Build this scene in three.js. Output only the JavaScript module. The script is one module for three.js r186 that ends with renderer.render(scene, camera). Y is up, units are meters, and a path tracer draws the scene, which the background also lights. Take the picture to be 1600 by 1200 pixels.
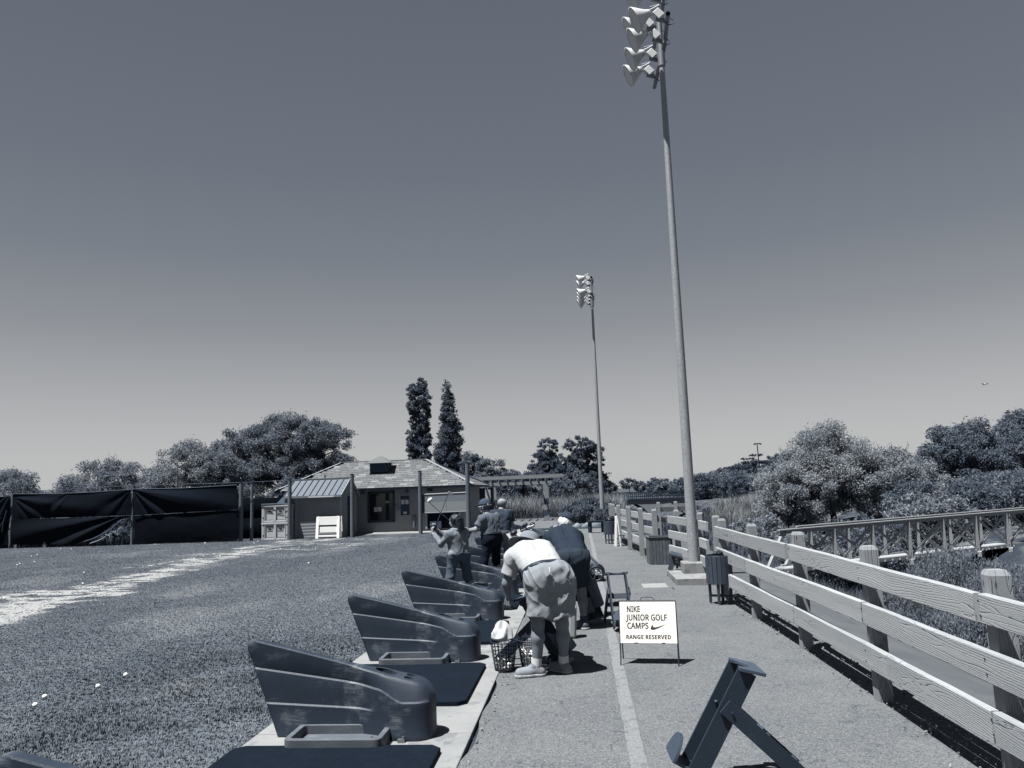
import * as THREE from 'three';
import { mergeGeometries, mergeVertices, toCreasedNormals } from 'three/addons/utils/BufferGeometryUtils.js';
import { RoundedBoxGeometry } from 'three/addons/geometries/RoundedBoxGeometry.js';
import { Brush, Evaluator, SUBTRACTION } from 'three-bvh-csg';

// ---------------------------------------------------------------- camera, sky, sun, exposure
const scene = new THREE.Scene();
const camera = new THREE.PerspectiveCamera(53.05, 1024 / 768, 0.1, 3000);
camera.rotation.order = 'YXZ';
camera.position.set(0, 1.7, 0);
camera.rotation.set(7.89 * Math.PI / 180, 4.776 * Math.PI / 180, -1.95 * Math.PI / 180);

const EXPOSURE = 2.6;
const renderer = new THREE.WebGLRenderer({ antialias: true });
renderer.toneMapping = THREE.LinearToneMapping;
renderer.toneMappingExposure = EXPOSURE;
renderer.shadowMap.enabled = true;

const srgb = c => { c /= 255; return c <= 0.04045 ? c / 12.92 : ((c + 0.055) / 1.055) ** 2.4; };
{ // clear sky: dark slate overhead, pale at the horizon (elevation in degrees, sRGB as seen)
  const stops = [[0, 184, 186, 187], [1.2, 189, 190, 190], [3, 187, 188, 188], [5, 180, 181, 183], [7.5, 167, 169, 172], [12, 142, 146, 152], [17, 122, 128, 137], [23, 109, 116, 127], [30, 103, 109, 120], [38, 94, 102, 114], [60, 76, 86, 103], [90, 68, 78, 97]];
  const w = 64, h = 512, d = new Float32Array(w * h * 4);
  for (let j = 0; j < h; j++) {
    const el = Math.max(0, ((j + 0.5) / h - 0.5) * 180);
    let k = 0; while (k < stops.length - 2 && el > stops[k + 1][0]) k++;
    const t = Math.min(1, (el - stops[k][0]) / (stops[k + 1][0] - stops[k][0]));
    for (let i = 0; i < w; i++) {
      for (let c = 0; c < 3; c++) d[(j * w + i) * 4 + c] = (srgb(stops[k][c + 1]) * (1 - t) + srgb(stops[k + 1][c + 1]) * t) / EXPOSURE;
      d[(j * w + i) * 4 + 3] = 1;
    }
  }
  const sky = new THREE.DataTexture(d, w, h, THREE.RGBAFormat, THREE.FloatType);
  sky.mapping = THREE.EquirectangularReflectionMapping;
  sky.magFilter = sky.minFilter = THREE.LinearFilter;
  sky.needsUpdate = true;
  scene.background = sky;
  scene.environment = sky;
}
const sun = new THREE.DirectionalLight(new THREE.Color(1, 0.99, 0.96), 5);
sun.position.set(-17, 57, 14);
sun.target.position.set(0, 0, -14);
sun.position.add(sun.target.position);
sun.castShadow = true;
sun.shadow.mapSize.set(4096, 4096);
Object.assign(sun.shadow.camera, { left: -60, right: 60, top: 60, bottom: -60, near: 1, far: 200 });
scene.add(sun, sun.target);

// ---------------------------------------------------------------- helpers
const V = (x, y, z) => new THREE.Vector3(x, y, z);
const lerp = (a, b, t) => a + (b - a) * t;
const clamp = (x, a, b) => Math.min(b, Math.max(a, x));
const smooth = (a, b, x) => { const t = clamp((x - a) / (b - a), 0, 1); return t * t * (3 - 2 * t); };
function rng(seed) { let s = seed >>> 0; return () => { s = (s + 0x6D2B79F5) | 0; let t = Math.imul(s ^ (s >>> 15), 1 | s); t = (t + Math.imul(t ^ (t >>> 7), 61 | t)) ^ t; return ((t ^ (t >>> 14)) >>> 0) / 4294967296; }; }
const hash = (x, y, z = 0) => { let h = Math.imul(x | 0, 374761393) + Math.imul(y | 0, 668265263) + Math.imul(z | 0, 2147483647 ^ 0x5bd1e995); h = Math.imul(h ^ (h >>> 13), 1274126177); return ((h ^ (h >>> 16)) >>> 0) / 4294967296; };
function vnoise(x, y, s = 0, px = 0, py = 0) { // value noise, period px/py if given
  const xi = Math.floor(x), yi = Math.floor(y), fx = x - xi, fy = y - yi;
  const u = fx * fx * (3 - 2 * fx), v = fy * fy * (3 - 2 * fy);
  const m = (a, p) => p ? ((a % p) + p) % p : a;
  const x0 = m(xi, px), x1 = m(xi + 1, px), y0 = m(yi, py), y1 = m(yi + 1, py);
  return lerp(lerp(hash(x0, y0, s), hash(x1, y0, s), u), lerp(hash(x0, y1, s), hash(x1, y1, s), u), v);
}
function fbm(x, y, s, oct = 4, px = 0, py = 0) { let a = 0, w = 0.5, n = 0; for (let i = 0; i < oct; i++) { a += w * vnoise(x, y, s + i * 17, px, py); n += w; x *= 2; y *= 2; px *= 2; py *= 2; w *= 0.5; } return a / n; }
// the photograph is toned slate-blue to cream: base colour for a luminance L
const DUO = [[0, .2, .92, 2.4], [.004, .4, .96, 2.0], [.01, .56, .98, 1.75], [.02, .69, .99, 1.52], [.03, .77, 1, 1.37], [.05, .86, 1, 1.21], [.1, .935, 1, 1.07], [.25, .985, 1, 1.01], [.5, 1.01, 1, .96], [1, 1.01, 1, .94]];
const TONE = .8; // all base colours sit a little lower than first measured
function duoArr(L, hue = 1) {
  const q = L * hue; let k = 0; while (k < DUO.length - 2 && q > DUO[k + 1][0]) k++;
  const t = clamp((q - DUO[k][0]) / (DUO[k + 1][0] - DUO[k][0]), 0, 1);
  const c = [1, 2, 3].map(i => lerp(DUO[k][i], DUO[k + 1][i], t)), y = c[0] * .2126 + c[1] * .7152 + c[2] * .0722;
  return c.map(v => Math.min(1, v / y * L * TONE));
}
const duo = (L, hue) => new THREE.Color().setRGB(...duoArr(L, hue));
const enc = l => Math.round(255 * (l <= 0.0031308 ? 12.92 * l : 1.055 * l ** (1 / 2.4) - 0.055));
function tex(w, h, fn, rep = [1, 1], hue = 1) { // colour map from a luminance function
  const d = new Uint8Array(w * h * 4), lut = [];
  for (let i = 0; i <= 1000; i++) lut.push(duoArr(i / 1000, hue).map(enc));
  for (let j = 0; j < h; j++) for (let i = 0; i < w; i++) {
    const c = lut[clamp(Math.round(fn(i, j) * 1000), 0, 1000)], o = (j * w + i) * 4;
    d[o] = c[0]; d[o + 1] = c[1]; d[o + 2] = c[2]; d[o + 3] = 255;
  }
  return finish(d, w, h, rep, true);
}
function gray(w, h, fn, rep = [1, 1]) {
  const d = new Uint8Array(w * h * 4);
  for (let j = 0; j < h; j++) for (let i = 0; i < w; i++) { const v = clamp(fn(i, j), 0, 1) * 255, o = (j * w + i) * 4; d[o] = d[o + 1] = d[o + 2] = v; d[o + 3] = 255; }
  return finish(d, w, h, rep, false);
}
function finish(d, w, h, rep, col) {
  const t = new THREE.DataTexture(d, w, h);
  t.wrapS = t.wrapT = THREE.RepeatWrapping; t.magFilter = THREE.LinearFilter; t.minFilter = THREE.LinearMipmapLinearFilter; t.generateMipmaps = true;
  t.repeat.set(...rep); if (col) t.colorSpace = THREE.SRGBColorSpace; t.needsUpdate = true; return t;
}
const mat = (L, rough = .8, o = {}) => new THREE.MeshPhysicalMaterial({ color: L === null ? 0xffffff : duo(L, o.hue ?? (L < .035 ? .75 : .42)), roughness: rough, specularIntensity: rough >= .7 ? .2 : .6, ...Object.fromEntries(Object.entries(o).filter(([k]) => k !== 'hue')) });
const two = { side: THREE.DoubleSide };

const taken = {};
function numbered(n) { const k = taken[n] = (taken[n] ?? -1) + 1; return k ? `${n}_${String(k).padStart(3, '0')}` : n; }
function tag(o, label, category, group) { o.userData.label = label; o.userData.category = category; if (group) o.userData.group = group; return o; }
function thing(name, label, category, pos = [0, 0, 0], turn = 0, group) {
  const o = new THREE.Group(); o.name = numbered(name); o.position.set(...pos); o.rotation.y = turn; scene.add(o);
  return tag(o, label, category, group);
}
function part(name, geo, m, parent) {
  const o = new THREE.Mesh(Array.isArray(geo) ? merge(geo) : geo, m); o.name = name; o.castShadow = o.receiveShadow = true; parent.add(o); return o;
}
function solo(name, geo, m, label, category, group) { const o = part(numbered(name), geo, m, scene); return tag(o, label, category, group); }
function struct(name, geo, m) { const o = part(numbered(name), geo, m, scene); o.userData.kind = 'structure'; return o; }
function copy(o, label, pos, turn = 0, group) {
  const c = o.clone(); c.name = numbered(o.name.replace(/_\d{3}$/, '')); c.userData = { ...o.userData }; scene.add(c);
  c.position.set(...pos); c.rotation.y = turn; c.userData.label = label; if (group) c.userData.group = group; return c;
}
function merge(list) {
  const l = list.map(g => { g = g.index ? g.toNonIndexed() : g; const n = g.attributes.position.count; if (!g.attributes.uv) g.setAttribute('uv', new THREE.BufferAttribute(new Float32Array(n * 2), 2)); if (!g.attributes.normal) g.computeVertexNormals(); for (const k of Object.keys(g.attributes)) if (!['position', 'normal', 'uv'].includes(k)) g.deleteAttribute(k); return g; });
  return mergeGeometries(l);
}
function box(w, h, d, x = 0, y = 0, z = 0, rot) { const g = new THREE.BoxGeometry(w, h, d); if (rot) g.applyMatrix4(new THREE.Matrix4().makeRotationFromEuler(new THREE.Euler(...rot))); return g.translate(x, y, z); }
function rbox(w, h, d, r, x = 0, y = 0, z = 0, rot) { const g = new RoundedBoxGeometry(w, h, d, 2, r); if (rot) g.applyMatrix4(new THREE.Matrix4().makeRotationFromEuler(new THREE.Euler(...rot))); return g.translate(x, y, z); }
function rod(a, b, r1, r2 = r1, seg = 8) {
  const A = V(...a), B = V(...b), d = B.clone().sub(A), L = d.length();
  const g = new THREE.CylinderGeometry(r2, r1, L, seg, 1); g.translate(0, L / 2, 0);
  g.applyQuaternion(new THREE.Quaternion().setFromUnitVectors(V(0, 1, 0), d.normalize())); return g.translate(...a);
}
function beam(a, b, w, h) { // square bar from a to b; w sideways, h "up"
  const A = V(...a), B = V(...b), L = A.distanceTo(B), g = new THREE.BoxGeometry(w, h, L);
  const m = new THREE.Matrix4().lookAt(A, B, Math.abs(B.y - A.y) > L * .98 ? V(0, 0, 1) : V(0, 1, 0)); g.applyMatrix4(m);
  return g.translate((a[0] + b[0]) / 2, (a[1] + b[1]) / 2, (a[2] + b[2]) / 2);
}
function tube(pts, r, seg = 16, rs = 6) { return new THREE.TubeGeometry(new THREE.CatmullRomCurve3(pts.map(p => V(...p))), seg, r, rs); }
function uvBox(g, s = 1, ox = 0, oy = 0) { // metre uv by dominant axis
  g = g.index ? g.toNonIndexed() : g; const p = g.attributes.position, n = g.attributes.normal, uv = new Float32Array(p.count * 2);
  for (let i = 0; i < p.count; i++) {
    const ax = Math.abs(n.getX(i)), ay = Math.abs(n.getY(i)), az = Math.abs(n.getZ(i));
    const [a, b] = ay >= ax && ay >= az ? [p.getX(i), p.getZ(i)] : ax > az ? [p.getZ(i), p.getY(i)] : [p.getX(i), p.getY(i)];
    uv[i * 2] = a * s + ox; uv[i * 2 + 1] = b * s + oy;
  }
  g.setAttribute('uv', new THREE.BufferAttribute(uv, 2)); return g;
}
function uvWood(g, len, ofs = 0) { // u along the longest axis of the bounding box, in metres
  g = g.index ? g.toNonIndexed() : g; g.computeBoundingBox(); const s = g.boundingBox.getSize(V()), k = s.x >= s.y && s.x >= s.z ? 0 : s.y >= s.z ? 1 : 2;
  const p = g.attributes.position, n = g.attributes.normal, uv = new Float32Array(p.count * 2), c = [s.x, s.y, s.z];
  for (let i = 0; i < p.count; i++) {
    const P = [p.getX(i), p.getY(i), p.getZ(i)], N = [Math.abs(n.getX(i)), Math.abs(n.getY(i)), Math.abs(n.getZ(i))];
    let j = [0, 1, 2].filter(q => q !== k).sort((a, b) => N[a] - N[b])[0];
    uv[i * 2] = P[k] / len + ofs; uv[i * 2 + 1] = (P[j] + (N[k] > .7 ? P[k] : 0)) * 4.5 + ofs * 3.7;
  }
  g.setAttribute('uv', new THREE.BufferAttribute(uv, 2)); return g;
}
function grid(xs, zs, yf) { // height sheet over sorted coordinate lists, uv in metres
  const nx = xs.length, nz = zs.length, P = new Float32Array(nx * nz * 3), U = new Float32Array(nx * nz * 2), I = [];
  for (let j = 0; j < nz; j++) for (let i = 0; i < nx; i++) { const k = j * nx + i; P[k * 3] = xs[i]; P[k * 3 + 1] = yf(xs[i], zs[j]); P[k * 3 + 2] = zs[j]; U[k * 2] = xs[i]; U[k * 2 + 1] = zs[j]; }
  for (let j = 0; j < nz - 1; j++) for (let i = 0; i < nx - 1; i++) { const a = j * nx + i, b = a + 1, c = a + nx, d = c + 1; I.push(a, b, d, a, d, c); }
  const g = new THREE.BufferGeometry(); g.setAttribute('position', new THREE.BufferAttribute(P, 3)); g.setAttribute('uv', new THREE.BufferAttribute(U, 2)); g.setIndex(I);
  g.computeVertexNormals(); if (g.attributes.normal.getY(0) < 0) { for (let i = 0; i < I.length; i += 3) { const t = I[i]; I[i] = I[i + 1]; I[i + 1] = t; } g.setIndex(I); g.computeVertexNormals(); }
  return g;
}
const range = (a, b, n) => Array.from({ length: n + 1 }, (_, i) => a + (b - a) * i / n);
function vcol(g, fn) { const p = g.attributes.position, c = new Float32Array(p.count * 3); for (let i = 0; i < p.count; i++) c.set(fn(p.getX(i), p.getY(i), p.getZ(i), i), i * 3); g.setAttribute('color', new THREE.BufferAttribute(c, 3)); return g; }

// ---------------------------------------------------------------- the ground
const creekX = z => z > -25 ? 8.6 : lerp(8.6, 7, smooth(-25, -75, z));
function groundY(x, z) { return -2.0 * Math.exp(-(((x - creekX(z)) / 3.6) ** 2)) * smooth(2.5, 4.6, x) * smooth(-170, -95, z) + 0.10 * (fbm(x * .7, z * .7, 5, 3) - .5) * smooth(4.0, 5.5, x); }
const fenceX = z => { const P = [[0, 2.36], [-4.65, 2.30], [-8.47, 2.25], [-10.4, 2.17], [-12.1, 2.12], [-14, 2.25], [-15.6, 2.2], [-17.3, 1.98], [-18.2, 1.62], [-19.7, 1.45], [-21.5, 1.27], [-24, 1.06], [-26.4, .95], [-40, .6]]; let k = 0; while (k < P.length - 2 && z < P[k + 1][0]) k++; const t = (z - P[k][0]) / (P[k + 1][0] - P[k][0]); return lerp(P[k][1], P[k + 1][1], t); };

{ // terrain: dry weeds, dips into the creek, runs to the horizon
  const xs = [-900, -500, -250, -120, -60, -40, ...range(-30, 2, 16), ...range(2.3, 18, 60), 19, 21, 24, 28, 34, 45, 60, 100, 200, 400, 900];
  const zs = [60, 20, 6, ...range(3, -60, 120), -63, -67, -72, -78, -85, -95, -110, -130, -170, -250, -400, -900];
  const g = grid(xs, zs, (x, z) => groundY(x, z) - 0.03);
  const map = tex(1024, 1024, (i, j) => { const a = fbm(i / 128, j / 128, 3, 5, 8, 8), b = fbm(i / 10, j / 24, 9, 2, 102.4, 42.666); return .03 + .07 * smooth(.35, .7, a) * (.4 + b) + .03 * (hash(i, j, 4) - .5); }, [.2, .2]);
  struct('terrain', g, mat(null, 1, { map }));
}
// lawn of the range, with worn sandy streaks
const sandPath = [[-8.0, -8.5], [-9.6, -12.2], [-10.0, -14.4], [-10.3, -16.6], [-10.7, -19.6], [-11.0, -22.6], [-11.2, -25.2], [-11.2, -28], [-11, -31]];
function sandAt(x, z) {
  let best = -9;
  for (let k = 0; k < sandPath.length - 1; k++) {
    const [ax, az] = sandPath[k], [bx, bz] = sandPath[k + 1], L2 = (bx - ax) ** 2 + (bz - az) ** 2, t = clamp(((x - ax) * (bx - ax) + (z - az) * (bz - az)) / L2, 0, 1);
    const d = Math.hypot(x - ax - t * (bx - ax), z - az - t * (bz - az)), wd = [.7, 1.1, 1.4, 1.4, 1.5, 1.6, 1.7, 2.1, 1.5][k];
    best = Math.max(best, 1 - d / wd);
  }
  const n = fbm(x * .9 + 3, z * .55, 31, 4), m = fbm(x * 2.6, z * 5.5, 57, 4), cut = lerp(.0, .42, smooth(-17, -26, z));
  let s = smooth(.02, .5, best * .8 + (n - .5) * 1.7 - cut * .5) * smooth(.44, .6, m + best * .15 - cut * .12);
  const q = fbm(x * .5 + 9, z * .9 + 4, 77, 3); // scattered worn spots before the shed
  s = Math.max(s, smooth(.5, .66, q) * smooth(-19, -26, z) * smooth(-15, -12, x) * smooth(-5.5, -9, x) * smooth(.42, .58, m) * .75);
  return clamp(s, 0, 1);
}
const LX0 = -42, LX1 = -2.42, LZ0 = -33.2, LZ1 = 3;
const lawnTone = (x, z) => { // mown bands and thin patches
  const a = fbm(x * .35 + z * .1, z * .16 - x * .05, 21, 4), b = fbm(x * 2.2, z * 2.2, 23, 3);
  return .053 + .03 * (a - .5) + .016 * (b - .5) + .02 * smooth(.56, .75, fbm(x * .8, z * .35, 29, 3));
};
{
  const map = tex(2048, 2048, (i, j) => {
    const x = lerp(LX0, LX1, i / 2048), z = lerp(LZ1, LZ0, j / 2048), s = sandAt(x, z);
    const g = lawnTone(x, z) * (1.05 + .5 * (hash(i, j, 2) - .5)) ;
    return lerp(g, .235 + .12 * (hash(i, j, 8) - .5), s);
  });
  map.wrapS = map.wrapT = THREE.ClampToEdgeWrapping;
  const g = grid(range(LX0, LX1, 40), range(LZ1, LZ0, 40), () => 0), uv = g.attributes.uv;
  for (let i = 0; i < uv.count; i++) uv.setXY(i, (uv.getX(i) - LX0) / (LX1 - LX0), (uv.getY(i) - LZ1) / (LZ0 - LZ1));
  struct('lawn', g, mat(null, 1, { map }));
}
{ // grass blades standing on the lawn
  const R = rng(11), bl = [];
  const P = [], N = [];
  for (let k = 0; k < 7; k++) {
    const a = R() * 6.28, lean = .45 + R() * .5, h = .011 + R() * .010, w = .0022 + R() * .0012, ox = (R() - .5) * .035, oz = (R() - .5) * .035, dx = Math.cos(a), dz = Math.sin(a), mx = ox + dx * lean * h * .35, mz = oz + dz * lean * h * .35, tx = ox + dx * lean * h, tz = oz + dz * lean * h, th = h * Math.sqrt(1 - lean * lean * .5);
    const q = [[ox - dz * w, 0, oz + dx * w], [ox + dz * w, 0, oz - dx * w], [mx + dz * w * .8, th * .62, mz - dx * w * .8], [mx - dz * w * .8, th * .62, mz + dx * w * .8], [tx, th, tz]];
    for (const t of [[0, 1, 2], [0, 2, 3], [3, 2, 4]]) for (const v of t) P.push(...q[v]);
  }
  const g = new THREE.BufferGeometry(); g.setAttribute('position', new THREE.BufferAttribute(new Float32Array(P), 3)); g.computeVertexNormals();
  const spots = [];
  const put = (z0, z1, dens, s0, s1) => { for (let z = z0; z > z1; z -= .25) { const x0 = Math.max(LX0 + 1, .84 * z - .8), n = Math.round((LX1 - x0) * .25 * dens); for (let k = 0; k < n; k++) { const x = lerp(x0, LX1 - .01, R()), zz = z - R() * .25; if (R() < sandAt(x, zz) * .9) continue; spots.push([x, zz, lerp(s0, s1, R())]); } } };
  put(-3.4, -7, 2700, .55, 1.3); put(-7, -11, 2000, .6, 1.25); put(-11, -17, 1000, .6, 1.2); put(-17, -24, 420, .7, 1.3); put(-24, -33, 190, .8, 1.5);
  const im = new THREE.InstancedMesh(g, mat(null, .75, two), spots.length), M = new THREE.Matrix4(), Q = new THREE.Quaternion(), up = V(0, 1, 0);
  spots.forEach(([x, z, s], i) => {
    const tall = .8 + 1.7 * smooth(.45, .7, fbm(x * 1.1, z * 1.1, 41, 3)) * smooth(-12, -7, z) * smooth(-5.5, -3.4, x); Q.setFromAxisAngle(up, R() * 6.28); M.compose(V(x, 0, z), Q, V(s, s * tall * .9, s)); im.setMatrixAt(i, M);
    const dry = R() < .04 ? 1.5 : 1; im.setColorAt(i, duo(clamp(lawnTone(x, z) * (2.35 + R() * .5) * dry, .01, .3), .42));
  });
  im.name = 'grass_blades'; im.userData = { kind: 'stuff', label: 'short mown grass blades on the range lawn', category: 'grass' }; scene.add(im);
}
// asphalt walk
const asphaltMap = tex(2048, 2048, (i, j) => {
  const g = hash(i >> 1, j >> 1, 1), s = fbm(i / 5, j / 5, 12, 2, 409.6, 409.6), c = fbm(i / 190, j / 190, 13, 4, 10.78, 10.78);
  const ck = Math.abs(fbm(i / 210, j / 330, 17, 4, 9.752, 6.206) - .5), cm = smooth(.55, .7, fbm(i / 300, j / 300, 19, 2, 6.827, 6.827)), ol = smooth(.7, .8, fbm(i / 46, j / 46, 27, 3, 44.52, 44.52));
  let L = .109 - .04 * cm * smooth(.006, .0, ck) - .022 * ol + .05 * (g - .5) + .085 * (s - .5) + .03 * (c - .5); if (g > .965) L += .1; if (g < .04) L -= .045; return clamp(L, .02, .4);
}, [.22, .22]);
const asphaltBump = gray(1024, 1024, (i, j) => .5 * fbm(i / 3, j / 3, 15, 2, 341.333, 341.333) + .5 * hash(i, j, 16), [.44, .44]);
const asphalt = mat(null, .95, { map: asphaltMap, bumpMap: asphaltBump, bumpScale: .003 });
{
  const zs = range(4, -33.5, 300), g0 = [];
  const P = [], U = [], I = [];
  zs.forEach((z, k) => {
    const l = -.842 + .03 * (fbm(z * 2.3, 0, 61, 3) - .5) + .05 * smooth(.62, .8, fbm(z * .9, 4, 63, 2)), r = fenceX(z) + .34 + .06 * (fbm(z * 1.7, 7, 65, 3) - .5);
    [l, 0, 1.2, r].forEach((x, q) => { P.push(x, q === 3 ? -.02 : .002 * q * (q < 3), z); U.push(x, z); });
    if (k) for (let q = 0; q < 3; q++) { const a = (k - 1) * 4 + q; I.push(a, a + 1, a + 5, a, a + 5, a + 4); }
  });
  const g = new THREE.BufferGeometry(); g.setAttribute('position', new THREE.BufferAttribute(new Float32Array(P), 3)); g.setAttribute('uv', new THREE.BufferAttribute(new Float32Array(U), 2)); g.setIndex(I); g.computeVertexNormals();
  struct('asphalt_walk', g, asphalt);
  // cross road beyond the end of the walk
  const g2 = grid(range(-9.5, 3, 12), range(-33.4, -46, 12), () => -.006); struct('cross_road', g2, mat(null, .95, { map: asphaltMap, color: 0xffffff }));
}
{ // painted line, worn
  const P = [], I = [], zs = range(3, -33, 420);
  zs.forEach((z, k) => { const c = .283 + .012 * (fbm(z * .35, 2, 71, 2) - .5), e = () => 0; const w = .052; const l = c - w + .009 * (fbm(z * 14, 0, 73, 2) - .5), r = c + w + .009 * (fbm(z * 14, 5, 75, 2) - .5); P.push(l, .0055, z, r, .0055, z); if (k) { const a = k * 2 - 2; I.push(a, a + 1, a + 3, a, a + 3, a + 2); } });
  const g = new THREE.BufferGeometry(); g.setAttribute('position', new THREE.BufferAttribute(new Float32Array(P), 3)); const uv = new Float32Array(P.length / 3 * 2); for (let i = 0; i < uv.length / 2; i++) { uv[i * 2] = P[i * 3]; uv[i * 2 + 1] = P[i * 3 + 2]; } g.setAttribute('uv', new THREE.BufferAttribute(uv, 2)); g.setIndex(I); g.computeVertexNormals();
  const map = tex(512, 1024, (i, j) => { const g = hash(i >> 1, j >> 1, 81), s = fbm(i / 22, j / 40, 83, 3, 23.27, 25.6); return clamp(.18 + .08 * (g - .5) - .05 * smooth(.55, .8, s) - .06 * smooth(.6, .8, hash(i >> 2, j >> 2, 85)), .08, .4); }, [1.2, .8]);
  struct('painted_line', g, mat(null, .9, { map }));
  struct('far_painted_line', grid([-.5, 1.1], [-30.6, -30.75], () => .005), mat(.26, .9));
}
{ // grit gathered along the foot of the fence and the slab edge
  const R = rng(41), n = 2600, g = new THREE.DodecahedronGeometry(1, 0), im = new THREE.InstancedMesh(g, mat(null, .95), n), M = new THREE.Matrix4(), Q = new THREE.Quaternion();
  for (let k = 0; k < n; k++) { const z = -2 - R() * 22, e = k % 5 === 0, x = e ? -.80 + R() * R() * .3 : fenceX(z) + .02 + (R() - .35) * (R() * .7), s = .003 + R() * R() * .011; Q.set(R(), R(), R(), R()).normalize(); M.compose(V(x, .002 + s * .3, z), Q, V(s * 1.3, s * .8, s)); im.setMatrixAt(k, M); im.setColorAt(k, duo(.06 + R() * .22)); }
  im.name = 'loose_grit'; im.userData = { kind: 'stuff', label: 'loose grit gathered along the fence foot and slab edge', category: 'grit' }; scene.add(im);
}
// path and bank beyond the fence
{
  const zs = range(3, -27, 60), P = [], U = [], I = [];
  zs.forEach((z, k) => { const l = fenceX(z) + .45, r = lerp(4.5, 3.45, smooth(-8, -12, z)) + .08 * (fbm(z, 3, 91, 2) - .5); for (let q = 0; q < 5; q++) { const x = lerp(l, r, q / 4); P.push(x, groundY(x, z) + .012, z); U.push(x, z); } if (k) for (let q = 0; q < 4; q++) { const a = (k - 1) * 5 + q; I.push(a, a + 1, a + 6, a, a + 6, a + 5); } });
  const g = new THREE.BufferGeometry(); g.setAttribute('position', new THREE.BufferAttribute(new Float32Array(P), 3)); g.setAttribute('uv', new THREE.BufferAttribute(new Float32Array(U), 2)); g.setIndex(I); g.computeVertexNormals();
  const map = tex(1024, 1024, (i, j) => clamp(.085 + .02 * (hash(i >> 1, j >> 1, 6) - .5) + .035 * (fbm(i / 60, j / 140, 93, 4, 17.07, 7.314) - .5), .03, .2), [.3, .3]);
  struct('creek_path', g, mat(null, .95, { map }));
}
// ---------------------------------------------------------------- concrete tee strip, slab by slab
const DZ = z0 => z0; const bayZ = k => -3.21 - 2.45 * k; // divider lines
const concreteMap = tex(1024, 1024, (i, j) => { const c = fbm(i / 170, j / 170, 101, 5, 6.02, 6.02), s = fbm(i / 9, j / 9, 103, 2, 113.77, 113.77), st = smooth(.6, .72, fbm(i / 60, j / 60, 107, 4, 17.07, 17.07)); return clamp(.205 + .09 * (c - .5) + .025 * (s - .5) + .02 * (hash(i, j, 105) - .5) - .05 * st, .08, .4); }, [.42, .42]);
const concrete = mat(null, .9, { map: concreteMap });
{
  const tee = new THREE.Group(); tee.name = 'tee_strip'; tee.userData.kind = 'structure'; scene.add(tee);
  for (let k = -1; k < 12; k++) { const z1 = bayZ(k) - .03 , L = 2.45; part('concrete_slab', uvBox(rbox(1.575, .12, L - .012, .008, -1.632, -.048, z1 - L / 2), 1, k * .37, k * .71), concrete, tee); }
}
// ---------------------------------------------------------------- post and rail fence
function woodTex(seed, base, dark, w = 1024, h = 128) {
  const knots = [], R = rng(seed); for (let k = 0; k < 5; k++) knots.push([R() * w, (R() * .8 + .1) * h, 5 + R() * 8]);
  const f = (i, j) => {
    let v = j / h * 8.5 + 4.2 * (fbm(i / 256, j / 90, seed, 2, w / 256, 0) - .5) + .7 * (fbm(i / 64, j / 40, seed + 3, 2, w / 64, 0) - .5);
    for (const [kx, ky, kr] of knots) { const dx = (i - kx) / (kr * 7), dy = (j - ky) / (kr * 1.7), d = dx * dx + dy * dy; v += 1.7 * Math.exp(-d) * Math.sign(j - ky + .01); }
    const s = Math.abs(Math.sin(v * 4.6)), line = Math.pow(1 - s, 5) * (.45 + .9 * fbm(i / 30, j / 9, seed + 7, 2)); return line;
  };
  const stain = (i, j) => fbm(i / 220, j / 70, seed + 11, 3);
  const map = tex(w, h, (i, j) => { let L = base * (.86 + .28 * stain(i, j)) - (base - dark) * clamp(f(i, j) * 1.25, 0, 1) + .05 * base * (hash(i, j, seed) - .5); for (const [kx, ky, kr] of knots) { const d = ((i - kx) / (kr * .7)) ** 2 + ((j - ky) / (kr * .45)) ** 2; if (d < 1) L = lerp(dark * .6, L, d); } return clamp(L, .02, .9); }, [1, 1], .45);
  const bump = gray(w, h, (i, j) => 1 - clamp(f(i, j), 0, 1) * .8 - .15 * hash(i >> 2, j, seed + 5));
  return mat(null, .85, { map, bumpMap: bump, bumpScale: .004 });
}
const weathered = [woodTex(301, .305, .14), woodTex(317, .28, .13), woodTex(337, .325, .16)];
const postMat = woodTex(351, .25, .14);
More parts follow.
